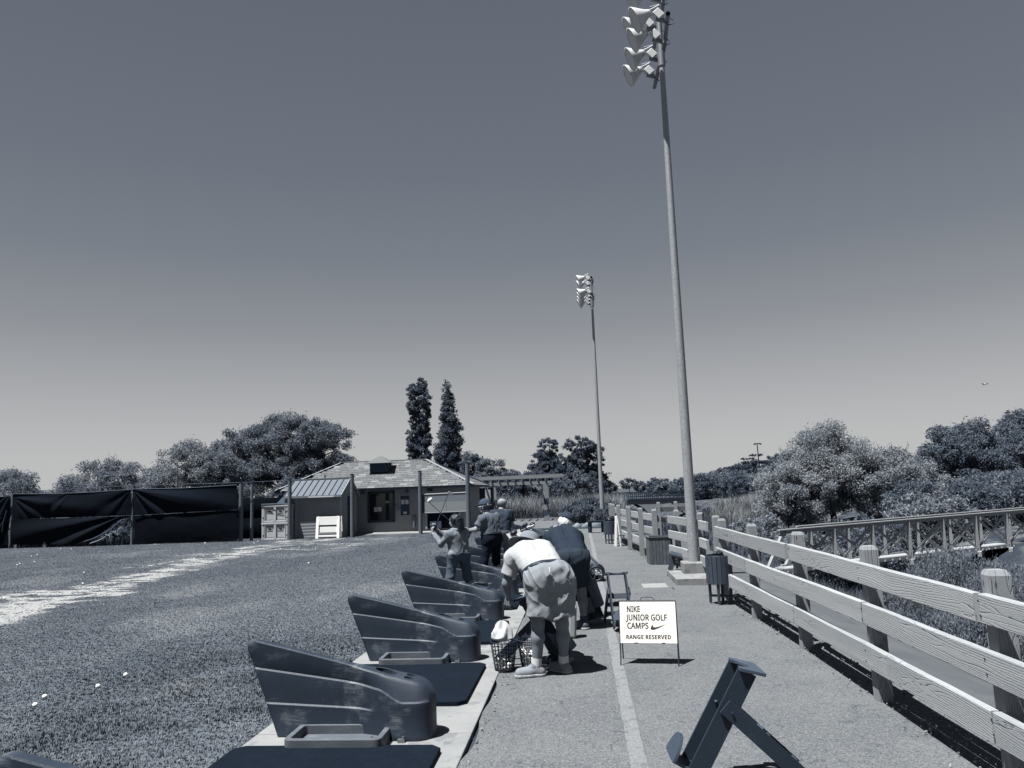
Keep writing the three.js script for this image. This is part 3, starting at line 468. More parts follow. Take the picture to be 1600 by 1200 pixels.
// small bench, slatted box, barrels
{
  const slat = scuffed(.042, 471, .012, 1.1), boxSlat = scuffed(.085, 475, .03, 1.1), R = rng(5);
  const bench = thing('trestle_bench', 'small dark wooden trestle against the lamp pole base', 'bench', [1.78, .004, -15.35], -.1);
  part('top', uvBox(rbox(.22, .035, .75, .004, 0, .37, 0, [0, 0, -.28])), slat, bench);
  for (const x of [-.085, .095]) for (const z of [-.26, .28]) part('leg', beam([x * 1.9, 0, z], [x * .5, .36, z], .045, .075), slat, bench);
  part('cross_bar', beam([0, .16, -.26], [0, .16, .28], .04, .05), slat, bench);
  const bx = thing('planter_box', 'square dark box of upright slats standing before the rail fence', 'box', [1.68, .004, -17.62], .05), W = .5, D = .5, h = .57;
  for (const [ax, s] of [[0, 1], [0, -1], [1, 1], [1, -1]]) for (let k = 0; k < 7; k++) { const o = (k - 3) * W / 7; part('slat', uvBox(ax ? rbox(.018, h, W / 7 - .007, .003, s * W / 2, h / 2, o) : rbox(W / 7 - .007, h, .018, .003, o, h / 2, s * W / 2), 1, k * .2, s), boxSlat, bx); }
  part('liner', box(W - .03, h - .03, D - .03, 0, h / 2, 0), blackPl, bx); for (const s of [-1, 1]) { part('cap_board', rbox(W + .04, .02, .05, .003, 0, h + .01, s * W / 2), boxSlat, bx); part('cap_board', rbox(.05, .02, W - .06, .003, s * W / 2, h + .01, 0), boxSlat, bx); }
  function barrel(pos, label, n = 18) {
    const b = thing('litter_barrel', label, 'litter bin', pos, .2, 'slatted litter barrels'), r = .178, y0 = .275, y1 = .665;
    for (let k = 0; k < n; k++) { const a = (k + .5) / n * 6.283; part('slat', uvBox(rbox(.058, y1 - y0, .016, .003).rotateY(Math.PI / 2 - a).translate(Math.cos(a) * r, (y0 + y1) / 2, Math.sin(a) * r), 1, k * .31, 0), slat, b); }
    part('liner', new THREE.CylinderGeometry(r - .014, r - .014, y1 - y0 - .02, 24, 1, false).translate(0, (y0 + y1) / 2 - .01, 0), blackPl, b);
    part('top_ring', new THREE.TorusGeometry(r - .004, .009, 6, 32).rotateX(Math.PI / 2).translate(0, y1 + .003, 0), blackPl, b);
    for (let k = 0; k < 4; k++) { const a = k / 4 * 6.283 + .55; part('leg', uvBox(box(.034, .42, .034, Math.cos(a) * .148, .21, Math.sin(a) * .148)), slat, b); }
    part('brace', [box(.27, .03, .024, 0, .1, 0, [0, -.55, 0]), box(.024, .03, .27, 0, .102, 0, [0, -.55, 0])], slat, b);
    return b;
  }
  const b1 = barrel([1.94, .004, -11.6], 'round dark slatted litter barrel on legs beside the tall lamp pole base');
  part('litter', [box(.1, .05, .08, .02, .69, -.03, [.3, .4, .2]), box(.06, .05, .05, -.05, .695, .02, [.1, .9, .5])], blackPl, b1);
  const b2 = barrel([.84, .004, -24.1], 'far round slatted litter barrel with a black bag at the far fence end');
  part('bag_liner', (() => { const g = new THREE.SphereGeometry(.13, 16, 10), p = g.attributes.position; for (let i = 0; i < p.count; i++) { const f = .8 + .5 * hash(i, 7); p.setXYZ(i, p.getX(i) * f, p.getY(i) * .8 * f, p.getZ(i) * f); } g.computeVertexNormals(); return g.translate(.03, .72, 0); })(), blackPl, b2);
  // folded white sign at the far fence, cover in the walk
  const fs = thing('folded_sign', 'narrow white folded sign leaning at the far fence posts', 'sign', [1.02, .004, -23.0], .02);
  part('panel', box(.05, .86, .3, -.05, .43, 0, [0, 0, -.07]), whitePaint, fs); part('panel', box(.03, .8, .3, .03, .4, 0, [0, 0, .07]), whitePaint, fs); part('strut', beam([.0, .3, .2], [.2, .32, .2], .02, .02), blackPl, fs);
  const cvr = solo('utility_cover', uvBox(rbox(.42, .03, .56, .006, 1.19, -.004, -13.7)), concrete, 'pale square utility cover set flush in the asphalt', 'utility cover');
  solo('utility_cover', uvBox(rbox(.03, .012, .3, .004, 1.46, 0, -13.35)), mat(.05, .8), 'thin dark metal strip beside the pale cover in the asphalt', 'metal strip').name = 'metal_strip';
}
// ---------------------------------------------------------------- floodlight poles
{
  const galv = mat(null, .5, { map: tex(256, 1024, (i, j) => clamp(.3 + .24 * (fbm(i / 12, j / 12, 481, 3, 21.33, 85.33) - .5) + .06 * (hash(i >> 1, j >> 1, 483) - .5), .1, .5), [3, 6], .4), metalness: .25 }), lampWhite = mat(.55, .45), lampGrey = mat(.22, .5, { metalness: .4 }), glass = new THREE.MeshPhysicalMaterial({ color: duo(.5), roughness: .15, metalness: .2 });
  const p = thing('floodlight_pole', 'tall tapered steel floodlight pole on a square concrete footing beside the walk', 'light pole', [2.02, 0, -14.72], 0, 'floodlight poles');
  part('footing', uvBox(rbox(.95, .16, 1.5, .015, .02, .03, .25)), concrete, p); part('plinth', uvBox(rbox(.46, .2, .46, .02, .0, .2, .05)), concrete, p);
  part('shaft', new THREE.CylinderGeometry(.052, .102, 10.1, 24, 1).translate(0, 5.15, 0), galv, p);
  part('collar', new THREE.CylinderGeometry(.075, .07, .3, 16).translate(0, 10.22, 0), lampGrey, p);
  part('mast', rod([0, 10.2, 0], [0, 11.2, 0], .055, .05, 12), lampGrey, p);
  const lampG = (() => { const pr = [[.0, 0], [.07, 0], [.085, .05], [.12, .12], [.2, .24], [.262, .33], [.275, .36], [.285, .375], [.27, .38], [.25, .365]].map(q => new THREE.Vector2(...q)); return new THREE.LatheGeometry(pr, 28); })();
  for (const [y, zs] of [[10.42, [-.95, -.3, .38, 1.05]], [11.2, [-.45, .5]]]) {
    part('cross_arm', tube([[-.02, y - .12, -1.25], [.03, y, -.6], [.06, y + .02, 0], [.03, y, .7], [-.02, y - .12, 1.4]], .045, 24, 8), lampGrey, p);
    for (const z of zs) {
      const L = part('floodlight', lampG.clone().rotateZ(Math.PI / 2).rotateZ(.42).scale(.88, .88, .88).translate(-.30, y + .16, z), lampWhite, p); // opens towards -x, tipped down
      part('lens', new THREE.CylinderGeometry(.23, .23, .01, 28).rotateZ(Math.PI / 2).rotateZ(.42).translate(-.30 - .317 * Math.cos(.42), y + .16 - .317 * Math.sin(.42), z), glass, L);
      part('ballast_box', rbox(.15, .18, .12, .012, -.15, y + .1, z, [0, 0, .7]), lampWhite, p);
      part('bracket', [rod([-.30, y + .2, z], [-.12, y + .28, z], .024), beam([-.2, y + .02, z], [.02, y - .06, z], .05, .07), rod([-.3, y + .26, z], [-.12, y + .3, z], .016)], lampGrey, p);
      part('cable', tube([[-.1, y + .1, z + .05], [.02, y - .16, z + .06], [.14, y - .1, z + .03], [.06, y + .02, z]], .008, 14, 5), blackPl, p);
    }
  }
  copy(p, 'second floodlight pole farther along the walk by the shrub and rocks', [.93, 0, -35.2], 0);
}
// ---------------------------------------------------------------- buildings and yard
const R0 = rng(2024);
const siding = mat(.25, .8), sidingDark = siding, dullPost = woodTex(361, .12, .06, 512, 128), paleBoard = mat(.3, .8);
{
  // main hut with a hipped shingle roof
  const b = thing('range_hut', 'low clapboard hut with a hipped shingle roof and a roof vent', 'building', [-9.3, 0, -37.3]);
  const W = 4.1, D = 2.4, H = 2.12; // half sizes of the walls
  part('wall_core', box(W * 2 - .06, H, D * 2 - .06, 0, H / 2, 0), sidingDark, b);
  for (let k = 0; k < 15; k++) { const y = .06 + k * .14; part('clapboard', box(W * 2, .15, .022, 0, y + .055, D - .004, [-.11, 0, 0]), siding, b); part('clapboard', box(.022, .15, D * 2, W - .004, y + .055, 0, [0, 0, .11]), siding, b); }
  for (const s of [-1, 1]) part('corner_board', box(.1, H, .05, s * (W - .02), H / 2, D + .012), siding, b);
  // roof: eave rectangle and ridge
  const ex0 = -4.6, ex1 = 4.55, ez = 2.9, ey = 2.03, rx0 = -2.35, rx1 = 1.82, ry = 3.34;
  const quad = (a, c, d, e) => { const g = new THREE.BufferGeometry(); const P = e ? [a, c, d, a, d, e] : [a, c, d]; g.setAttribute('position', new THREE.BufferAttribute(new Float32Array(P.flat()), 3)); g.computeVertexNormals(); return g; };
  const soffit = box(ex1 - ex0 - .04, .03, ez * 2 - .04, (ex0 + ex1) / 2, ey - .055, 0);
  const deck = merge([quad([ex0, ey - .02, ez], [ex1, ey - .02, ez], [rx1, ry - .02, 0], [rx0, ry - .02, 0]), quad([ex1, ey - .02, ez], [ex1, ey - .02, -ez], [rx1, ry - .02, 0]), quad([ex1, ey - .02, -ez], [ex0, ey - .02, -ez], [rx0, ry - .02, 0], [rx1, ry - .02, 0]), quad([ex0, ey - .02, -ez], [ex0, ey - .02, ez], [rx0, ry - .02, 0])]);
  const roof = part('roof', deck, mat(.12, .9, { ...two, hue: 1 }), b); part('soffit', soffit, sidingDark, b);
  part('fascia', [box(ex1 - ex0, .1, .025, (ex0 + ex1) / 2, ey - .05, ez), box(.025, .1, ez * 2, ex1, ey - .05, 0), box(.025, .1, ez * 2, ex0, ey - .05, 0)], mat(.09, .8), b);
  // shingles on the slope that faces the range, each a tile of its own
  const tones = [.105, .118, .13, .145, .18].map(L => mat(L, .9, { hue: 1 })), tg = [.26, .32, .38].map(w => new THREE.BoxGeometry(w - .012, .016, .27));
  const sl = Math.hypot(ez, ry - ey), an = Math.atan2(ry - ey, ez), NR = 15; let cnt = 0;
  for (let r = 0; r < NR; r++) {
    const t = (r + .4) / NR, z = lerp(ez, 0, t), y = lerp(ey, ry, t), x0 = lerp(ex0, rx0, t), x1 = lerp(ex1, rx1, t); let x = x0 + .02 - R0() * .2;
    while (x < x1 - .05) { const q = Math.floor(R0() * 3), w = [.26, .32, .38][q]; if (x > x0 - .02 && x + w < x1 + .06) { const m = new THREE.Mesh(tg[q], tones[Math.min(4, Math.floor(R0() * R0() * 6.2))]); m.name = 'shingle'; m.position.set(x + w / 2, y + .012 + R0() * .006, z + .02); m.rotation.x = an - .05; m.castShadow = m.receiveShadow = true; roof.add(m); cnt++; } x += w; }
  }
  const rest = []; // the slopes to the sides, coursed the same way
  for (let r = 0; r < NR; r++) { const t = (r + .4) / NR, y = lerp(ey, ry, t); for (const s of [-1, 1]) { const x = s > 0 ? lerp(ex1, rx1, t) : lerp(ex0, rx0, t), zz = lerp(ez, 0, t), a2 = Math.atan2(ry - ey, s > 0 ? ex1 - rx1 : rx0 - ex0); for (let z = -zz + .1; z < zz - .1; z += .3) rest.push(box(.27, .016, .288, 0, 0, 0, [0, 0, -s * (a2 - .05)]).translate(x - s * .02, y + .012, z + .15)); } }
  part('side_shingles', rest, tones[1], roof).userData.kind = 'stuff';
  const cap = mat(.22, .85); for (const [a, c] of [[[ex0, ey + .03, ez], [rx0, ry + .03, 0]], [[ex1, ey + .03, ez], [rx1, ry + .03, 0]], [[rx0, ry + .03, 0], [rx1, ry + .03, 0]], [[ex1, ey + .03, -ez], [rx1, ry + .03, 0]], [[ex0, ey + .03, -ez], [rx0, ry + .03, 0]]]) part('ridge_cap', beam(a, c, .16, .035), cap, roof);
  const vent = part('roof_vent', box(.85, .45, .8, -.12, 3.0, 1.15), mat(.045, .8), roof); 
  { const c = new THREE.ConeGeometry(.8, .36, 4).rotateY(Math.PI / 4).scale(1.08, 1, .98).translate(-.12, 3.38, 1.15); const g = c.toNonIndexed(); g.computeVertexNormals(); part('vent_roof', g, mat(.12, .9, { hue: 1 }), roof); }
  part('vent_pipe', rod([-2.6, 2.2, 1.9], [-2.6, 2.75, 1.9], .035), mat(.08, .6), roof);
  // window, notice board, lamps
  const z = D + .03, gl = new THREE.MeshStandardMaterial({ color: duo(.006), roughness: .08 }), frm = mat(.03, .6), paper = mat(.42, .9);
  const win = part('window', [box(1.16, .1, .06, .22, 1.82, z), box(1.16, .1, .06, .22, .52, z), box(.1, 1.4, .06, -.36, 1.17, z), box(.1, 1.4, .06, .8, 1.17, z)], frm, b);
  part('pane', box(1.06, 1.22, .02, .22, 1.17, z - .005), gl, win); part('notice', box(.16, .2, .006, -.04, 1.06, z + .012), paper, win); part('notice', box(.16, .2, .006, .15, 1.07, z + .012), paper, win); part('notice', box(.2, .1, .006, .5, 1.38, z + .012), mat(.2, .9), win);
  const nb = part('notice_board', box(.5, .96, .04, 1.32, 1.2, z + .0), paleBoard, b); part('backing', box(.42, .88, .012, 1.32, 1.2, z + .024), mat(.05, .8), nb);
  for (const [x, y, w, h] of [[1.22, 1.36, .15, .2], [1.41, 1.36, .16, .2], [1.32, .87, .16, .1]]) part('notice', box(w, h, .006, x, y, z + .034), paper, nb);
  part('meter_box', box(.18, .24, .06, .95, 1.12, z + .03), mat(.14, .6), b);
  for (const x of [-.62, 1.42]) part('wall_lamp', [box(.12, .16, .12, x, 1.86, z + .06)], mat(.06, .5), b);
  part('speaker_horn', [box(.2, .16, .2, 2.5, 1.88, z + .1)], mat(.02, .6), b);
  part('loose_cable', tube([[-1.5, 1.98, z + .1], [-.9, 1.94, z + .1], [-.62, 1.9, z + .08]], .012, 10, 5), paleBoard, b);
  part('hanging_strap', tube([[3.55, 1.92, z + .4], [3.62, 2.02, z + .45], [3.85, 2.0, z + .45], [3.9, 1.86, z + .4]], .02, 14, 5), paleBoard, b);
  // serving hatch: recess with dark interior and counter legs
  const hatch = part('serving_hatch', box(1.45, .78, .05, 3.05, .52, z), mat(.006, .8), b); part('counter', box(1.5, .05, .3, 3.05, .92, z + .12), mat(.1, .7), hatch); part('crate', box(.5, .3, .2, 2.75, .3, z + .12), mat(.06, .8), hatch); part('jamb', box(.09, .8, .09, 3.82, .52, z + .05), paleBoard, hatch); part('jamb', box(.09, .8, .09, 2.3, .52, z + .05), siding, hatch);
  part('extinguisher', [new THREE.CylinderGeometry(.07, .07, .5, 12).translate(1.75, .45, z + .1), new THREE.SphereGeometry(.07, 10, 8).translate(1.75, .7, z + .1)], mat(.1, .4), b);
  struct('hut_apron', uvBox(box(6.3, .1, 1.9, -6.9, -.015, -34.1)), concrete);
  // shade panel hung between two posts
  const sp = thing('shade_panel', 'pale two-part awning panel hung between the posts before the hut', 'awning', [-5.8, 0, -33.12]);
  part('head_rail', rod([-.98, 1.66, 0], [.95, 1.69, 0], .03), mat(.25, .7), sp); for (const [x0, x1] of [[-.95, .02], [.03, .93]]) part('upper_cloth', box(x1 - x0, .3, .02, (x0 + x1) / 2, 1.49, .0), mat(.17, .9), sp); for (const [x0, x1] of [[-.95, .02], [.03, .93]]) part('lower_cloth', box(x1 - x0, .44, .02, (x0 + x1) / 2, 1.115, .012), mat(.23, .9), sp); part('bottom_rail', rod([-.97, .87, .01], [.95, .89, .01], .028), mat(.2, .7), sp); part('side_edge', box(.07, .8, .05, -.99, 1.27, .0), mat(.05, .8), sp);
  // shed
  const s = thing('tool_shed', 'small clapboard shed with a ribbed metal gable roof', 'shed', [-11.07, 0, -33.25]);
  const sw = .97, sd = 1.12, sh = 1.8; const g = new THREE.Shape([[-sd, 0], [sd, 0], [sd, sh], [0, 2.42], [-sd, sh]].map(p => new THREE.Vector2(...p))); const gb = new THREE.ExtrudeGeometry(g, { depth: sw * 2 - .05, bevelEnabled: false }); gb.rotateY(Math.PI / 2).translate(-sw + .025, 0, 0);
  part('wall_core', gb, sidingDark, s); const lowS = mat(.2, .8);
  for (let k = 0; k < 14; k++) part('clapboard', box(sw * 2, .135, .02, 0, .05 + k * .125 + .05, sd + .006, [-.11, 0, 0]), lowS, s);
  for (let k = 0; k < 18; k++) { const y = .05 + k * .125, half = y < sh ? sd : sd * (2.42 - y) / .62; if (half > .1) part('clapboard', box(.02, .135, half * 2, sw + .002, y + .05, 0, [0, 0, .11]), sidingDark, s); }
  for (const x of [-sw, sw]) part('corner_board', box(.09, sh - .02, .05, x, sh / 2, sd + .015), siding, s);
  part('door', box(.04, 1.7, .72, sw + .02, .86, -.1), mat(.035, .7), s);
  const ang = Math.atan2(.72, 1.36), metal = mat(.135, .45, { metalness: .2 });
  for (const q of [1, -1]) { for (let k = 0; k < 9; k++) { const pw = 2.5 / 9, x = -1.44 + k * pw + pw / 2; const pn = part('roof_panel', box(pw - .004, .022, 1.52, x, 2.47 - .36, q * .68, [q * ang, 0, 0]), metal, s); part('standing_seam', box(.025, .06, 1.52, x - pw / 2, 2.47 - .34, q * .685, [q * ang, 0, 0]), mat(.05, .5), pn); } }
  part('gutter', box(2.52, .09, .07, -.19, 1.735, 1.36), mat(.16, .6), s); part('gutter_liner_strip', box(1.1, .05, .02, .2, 1.72, 1.402), mat(.5, .7), s); part('ridge_cap', box(2.52, .05, .16, -.19, 2.49, 0), metal, s);
  for (const q of [1, -1]) part('barge_board', beam([1.06, 1.72, q * 1.38], [1.06, 2.46, 0], .03, .12), siding, s);
}
{ // stacked bulk crates
  const crateM = mat(.4, .6), dk = mat(.03, .7), crate = thing('bulk_crate', 'pale plastic bulk crate resting on the grass beside the shed', 'crate', [-12.72, .0, -31.95], .01, 'stacked bulk crates'), W = 1.16, H = .72, D = .9;
  part('core', box(W - .08, H - .06, D - .08, 0, H / 2, 0), crateM, crate); part('foot_rim', rbox(W, .07, D, .012, 0, .04, 0), crateM, crate); part('top_rim', rbox(W + .02, .07, D + .02, .012, 0, H - .04, 0), crateM, crate);
  for (const x of [-W / 2 + .06, 0, W / 2 - .06]) part('rib', rbox(.1, H - .1, .06, .015, x, H / 2, D / 2 - .025), crateM, crate);
  for (const x of [-W / 2 + .15, W / 2 - .15]) part('rib', rbox(.035, H - .1, .05, .01, x, H / 2, D / 2 - .025), crateM, crate);
  for (const x of [-.24, .22]) { const lb = part('label_plate', box(.24, .16, .008, x, H * .64, D / 2 - .033), mat(.3, .7), crate); part('label_print', [box(.15, .03, .006, x, H * .66, D / 2 - .025), box(.1, .03, .006, x + .02, H * .61, D / 2 - .025)], dk, lb); part('panel_line', box(.36, .012, .012, x, H * .79, D / 2 - .034), dk, crate); part('panel_line', box(.38, .014, .012, x, .1, D / 2 - .034), dk, crate); }
  for (const x of [-W / 2 + .07, W / 2 - .07]) for (const y of [.2, .62]) part('latch_hole', box(.04, .05, .012, x, y, D / 2 + .006), dk, crate);
  copy(crate, 'pale plastic bulk crate stacked on top of another beside the shed', [-12.72, .725, -31.95], -.012);
  const lid = thing('crate_cover', 'grey folded cover lying on the upper bulk crate', 'cover', [-12.72, 1.452, -31.95]); part('sheet', rbox(1.2, .05, .94, .01, 0, .025, 0), mat(.09, .8), lid); { const c = new THREE.ConeGeometry(.5, .28, 4).rotateY(Math.PI / 4).scale(.6, 1, .5).translate(.12, .18, -.1).toNonIndexed(); c.computeVertexNormals(); part('fold', c, mat(.06, .8), lid); }
  // white folding bench frame on its side
  const t = thing('white_table', 'white folding table stood on edge against the shed wall', 'table', [-10.5, 0, -31.72], .03), wp = mat(.85, .6);
  for (const x of [-.47, .42]) part('leg', beam([x, 0, .1], [x * .97, .9, .0], .11, .06), wp, t);
  part('top_board', rbox(.82, .34, .03, .006, -.02, .72, .03), wp, t); part('lower_board', rbox(.72, .22, .03, .006, .0, .36, .05), wp, t); part('foot_rail', rbox(.84, .07, .04, .006, -.02, .1, .09), wp, t); part('side_flap', box(.04, .62, .28, .53, .58, -.08, [0, .2, .04]), wp, t); part('back_board', rbox(.9, .6, .025, .006, .0, .56, -.08), mat(.12, .7), t);
  // tall posts of the old net
  const P = (x, z, h, lab, w = .12) => { const o = thing('net_post', lab, 'post', [x, 0, z], .1, 'tall timber posts'); part('shaft', uvWood(new THREE.CylinderGeometry(w * .46, w * .52, h, 10).translate(0, h / 2, 0), 2, x), dullPost, o); part('cap', new THREE.CylinderGeometry(w * .5, w * .5, .03, 10).translate(0, h + .012, 0), darkSteel, o); part('eye_bolt', new THREE.TorusGeometry(.03, .008, 5, 10).translate(w * .5 + .02, h - .1, 0), darkSteel, o); };
  P(-12.0, -31.25, 2.45, 'timber post in front of the left end of the shed roof', .17); P(-9.55, -31.9, 2.6, 'timber post at the right corner of the shed', .17); P(-6.9, -33.05, 2.66, 'timber post left of the pale awning panel', .17); P(-4.82, -33.05, 2.95, 'dark post right of the pale awning panel', .2);
  P(-14.1, -31.3, 2.4, 'weathered post at the end of the black screen', .18); P(-13.72, -31.5, 2.36, 'thinner post paired with the end post of the black screen', .13); P(-18.72, -31.15, 2.45, 'post in the middle of the black screen where its folds gather', .13); P(-24.1, -31.15, 2.35, 'post at the torn left part of the black screen', .13); P(-29.4, -31.2, 2.35, 'post at the far left of the black screen', .13);
  solo('net_wire', tube([[-29, 2.36, -31.1], [-24.1, 2.36, -31.1], [-18.7, 2.44, -31.1], [-14.1, 2.42, -31.25], [-12, 2.44, -31.2], [-9.55, 2.5, -31.85]], .01, 60, 4), darkSteel, 'thin slack wire strung along the tops of the screen posts', 'wire');
}
{ // black mesh screen, one sheet pair for each bay, with gathered folds
  const cloth = mat(.0045, .95, { ...two }), cloth2 = mat(.0035, .95, two);
  function sheet(x0, x1, yT, yB, folds, z0, cut) {
    const nx = 90, ny = 46, P = [], I = [];
    for (let j = 0; j <= ny; j++) for (let i = 0; i <= nx; i++) {
      const u = i / nx, v = j / ny, x = lerp(x0, x1, u), y = lerp(yT(u), yB(u), v); let z = z0 + .05 * Math.sin(u * Math.PI) * Math.sin(v * 3.1) - .10 * v;
      for (const [fx, fy, a0, a1, n, amp, len] of folds) { const dx = x - fx, dy = fy - y, r = Math.hypot(dx, dy), a = Math.atan2(dy, Math.abs(dx)); if (Math.sign(dx) !== Math.sign(a1)) continue; const t = a / 1.4; z += amp * Math.exp(-r / len) * smooth(0, .35, r) * Math.pow(Math.abs(Math.sin(t * n + 1.2 * vnoise(t * 4, 1, 8))), 1.6) * smooth(0.02, .2, a) * smooth(1.5, 1.1, a) * (r + .2); }
      z += .02 * (fbm(x * 1.3, y * 2, 501, 3) - .5); P.push(x, y, z);
    }
    for (let j = 0; j < ny; j++) for (let i = 0; i < nx; i++) { const a = j * (nx + 1) + i, b = a + 1, c = a + nx + 1, d = c + 1; if (cut && cut((i + .5) / nx, (j + .5) / ny)) continue; I.push(a, c, b, b, c, d); }
    const g = new THREE.BufferGeometry(); g.setAttribute('position', new THREE.BufferAttribute(new Float32Array(P), 3)); g.setIndex(I); g.computeVertexNormals(); return g;
  }
  const zS = -31.0, hem = mat(.09, .8);
  const a = thing('black_screen', 'black mesh screen bay with folds fanning from its right-hand post, lower edge torn', 'screen', [0, 0, 0], 0, 'black mesh screen bays');
  part('upper_sheet', sheet(-24.0, -18.75, u => 2.27 - .06 * Math.sin(u * 3.14), u => 1.22, [[-24.0, 2.15, 0, 1, 9, .11, 1.5], [-18.75, 2.3, 0, -1, 7, .07, .9], [-21.4, 2.3, 0, -1, 6, .06, 1.2]], zS), cloth, a);
  part('lower_sheet', sheet(-24.0, -18.75, u => 1.20, u => lerp(.14, 1.12, Math.pow(smooth(.58, .98, u), 1.2)), [[-18.9, 1.3, 0, -1, 15, .16, 2.2]], zS + .03), cloth2, a);
  part('torn_edge', tube([[-20.95, .14, zS + .02], [-20.3, .3, zS + .1], [-19.6, .62, zS + .1], [-19.05, 1.05, zS + .04]], .03, 24, 6), mat(.06, .8), a);
  part('torn_strip', [tube([[-20.35, .12, zS + .15], [-19.9, .26, zS + .16], [-19.45, .5, zS + .13]], .028, 16, 5), tube([[-19.7, .46, zS + .17], [-19.5, .4, zS + .19], [-19.46, .26, zS + .19]], .022, 12, 5)], mat(.16, .8), a);
  part('top_hem', tube([[-24, 2.28, zS + .01], [-22.5, 2.235, zS + .01], [-20.5, 2.235, zS + .01], [-18.75, 2.29, zS + .01]], .014, 30, 5), hem, a);
  const b = thing('black_screen', 'black mesh screen bay ending at the weathered double posts', 'screen', [0, 0, 0], 0, 'black mesh screen bays');
  part('upper_sheet', sheet(-18.68, -14.15, u => 2.29 + .02 * u - .03 * Math.sin(u * 3.14), u => 1.21 + .1 * u, [[-18.68, 2.3, 0, 1, 8, .17, 1.9]], zS), cloth, b); part('lower_sheet', sheet(-18.6, -14.15, u => 1.19 + .1 * u, u => .03, [[-18.6, 1.2, 0, 1, 5, .02, .6]], zS - .04), cloth2, b);
  part('top_hem', tube([[-18.68, 2.3, zS + .01], [-16.5, 2.27, zS + .01], [-14.15, 2.32, zS + .01]], .014, 30, 5), hem, b); part('mid_hem', tube([[-18.6, 1.2, zS + .0], [-16.5, 1.24, zS - .03], [-14.15, 1.3, zS - .03]], .012, 30, 5), mat(.04, .8), b);
  const c = thing('black_screen', 'black mesh screen bay running out past the torn post', 'screen', [0, 0, 0], 0, 'black mesh screen bays');
  part('upper_sheet', sheet(-29.4, -24.1, u => 2.2 - .1 * Math.sin(u * 3.1), u => 1.25, [[-24.1, 2.3, 0, -1, 8, .16, 1.8]], zS), mat(.009, .95, two), c); part('lower_sheet', sheet(-29.4, -24.15, u => 1.3, u => .15, [[-24.1, 1.55, 0, -1, 9, .14, 1.5]], zS - .02), cloth2, c);
  part('loose_tail', tube([[-24.15, 1.6, zS + .1], [-24.25, 1.1, zS + .12], [-24.3, .7, zS + .1]], .03, 14, 5), mat(.03, .8), c);
  const e = thing('black_screen', 'black mesh screen bay behind the double posts and the crates', 'screen', [0, 0, 0], 0, 'black mesh screen bays'); part('upper_sheet', sheet(-15.6, -12.4, u => 1.75, u => .9, [], -32.6), cloth, e); part('lower_sheet', sheet(-15.6, -12.4, u => .9, u => .03, [], -32.6), cloth2, e);
  for (const x of [-22.9, -21.6, -25.5]) { const o = solo('screen_stub', box(.12, .22, .12, x - .9, .11, -31.1), dullPost, `dark timber stub under the lower edge of the black screen ${x < -25 ? 'beyond' : x < -22 ? 'at' : 'right of'} the torn post`, 'stub'); }
}
{ // pergola by the cross road
  const pale = woodTex(371, .22, .12, 512, 128), dk = mat(.05, .8), p = thing('pergola', 'weathered timber pergola with banded posts beside the hut', 'pergola', [-3.6, 0, -44]);
  part('top_beam', beam([-2.7, 2.42, .25], [2.66, 2.46, .25], .09, .2), pale, p); part('front_beam', beam([-2.3, 2.08, .9], [1.95, 2.09, .9], .09, .17), pale, p); part('back_beam', beam([-2.3, 2.1, -.9], [1.95, 2.1, -.9], .09, .17), pale, p);
  for (let k = 0; k < 9; k++) { const x = -1.75 + k * .43; part('rafter', beam([x, 2.26, 1.3], [x + .0, 2.24, -1.3], .07, .15), dullPost, p); }
  for (const [x, z] of [[-1.62, .9], [-1.3, -.5], [1.62, .9], [1.7, -.5]]) { const q = part('post', beam([x, 0, z], [x, 2.0, z], .15, .15), pale, p); for (const y of [1.05, .42]) part('band', box(.157, .32, .157, x, y, z), dk, q); }
  part('brace', beam([1.62, 1.5, .9], [1.0, 2.02, .9], .07, .09), pale, p); part('sign_board', box(.3, .6, .04, -1.55, 1.5, .995), paleBoard, p);
  // second low roof behind the hut
  const c = thing('back_shelter', 'low dark roofed shelter behind the hut beside the pergola', 'shelter', [-6.6, 0, -46]); part('wall', box(2.6, 1.9, 2.4, 0, .95, 0), mat(.03, .8), c); { const q = new THREE.ConeGeometry(2.5, .7, 4).rotateY(Math.PI / 4).scale(1, 1, .9).translate(0, 2.35, 0).toNonIndexed(); q.computeVertexNormals(); part('roof', q, mat(.06, .9), c); }
  // kerb stones and rocks by the shrub
  const rg = [0, 1, 2].map(s => { const g = mergeVertices(new THREE.IcosahedronGeometry(.14, 2).deleteAttribute('normal').deleteAttribute('uv')), q = g.attributes.position; for (let i = 0; i < q.count; i++) { const f = .75 + .5 * fbm(q.getX(i) * 9 + s * 7, q.getY(i) * 9 + q.getZ(i) * 7, 511, 2); q.setXYZ(i, q.getX(i) * f * 1.2, q.getY(i) * f * .8, q.getZ(i) * f); } g.computeVertexNormals(); return g; }), rm = [mat(.13, .9), mat(.2, .9), mat(.08, .9)];
  for (let k = 0; k < 16; k++) { const o = solo('rock', rg[k % 3], rm[(k * 7) % 3], 'small rounded rock in the edging below the shrub at the walk end', 'rock', 'rocks edging the walk end'); o.position.set(-1.3 + k * .155 + R0() * .05, .06, -33.7 - R0() * .5); o.rotation.set(R0() * 3, R0() * 6, R0()); o.scale.setScalar(.75 + R0() * .6); }
  struct('end_kerb', uvBox(box(4.6, .14, .14, .2, .0, -33.35)), mat(.1, .9));
  const bb = thing('park_bench', 'dark low bench at the walk end below the second floodlight pole', 'bench', [.55, .0, -30.2], .2); part('seat', box(.7, .07, .4, 0, .42, 0), mat(.025, .7), bb); for (const x of [-.26, .26]) part('leg', box(.09, .4, .34, x, .2, 0), mat(.02, .7), bb);
}
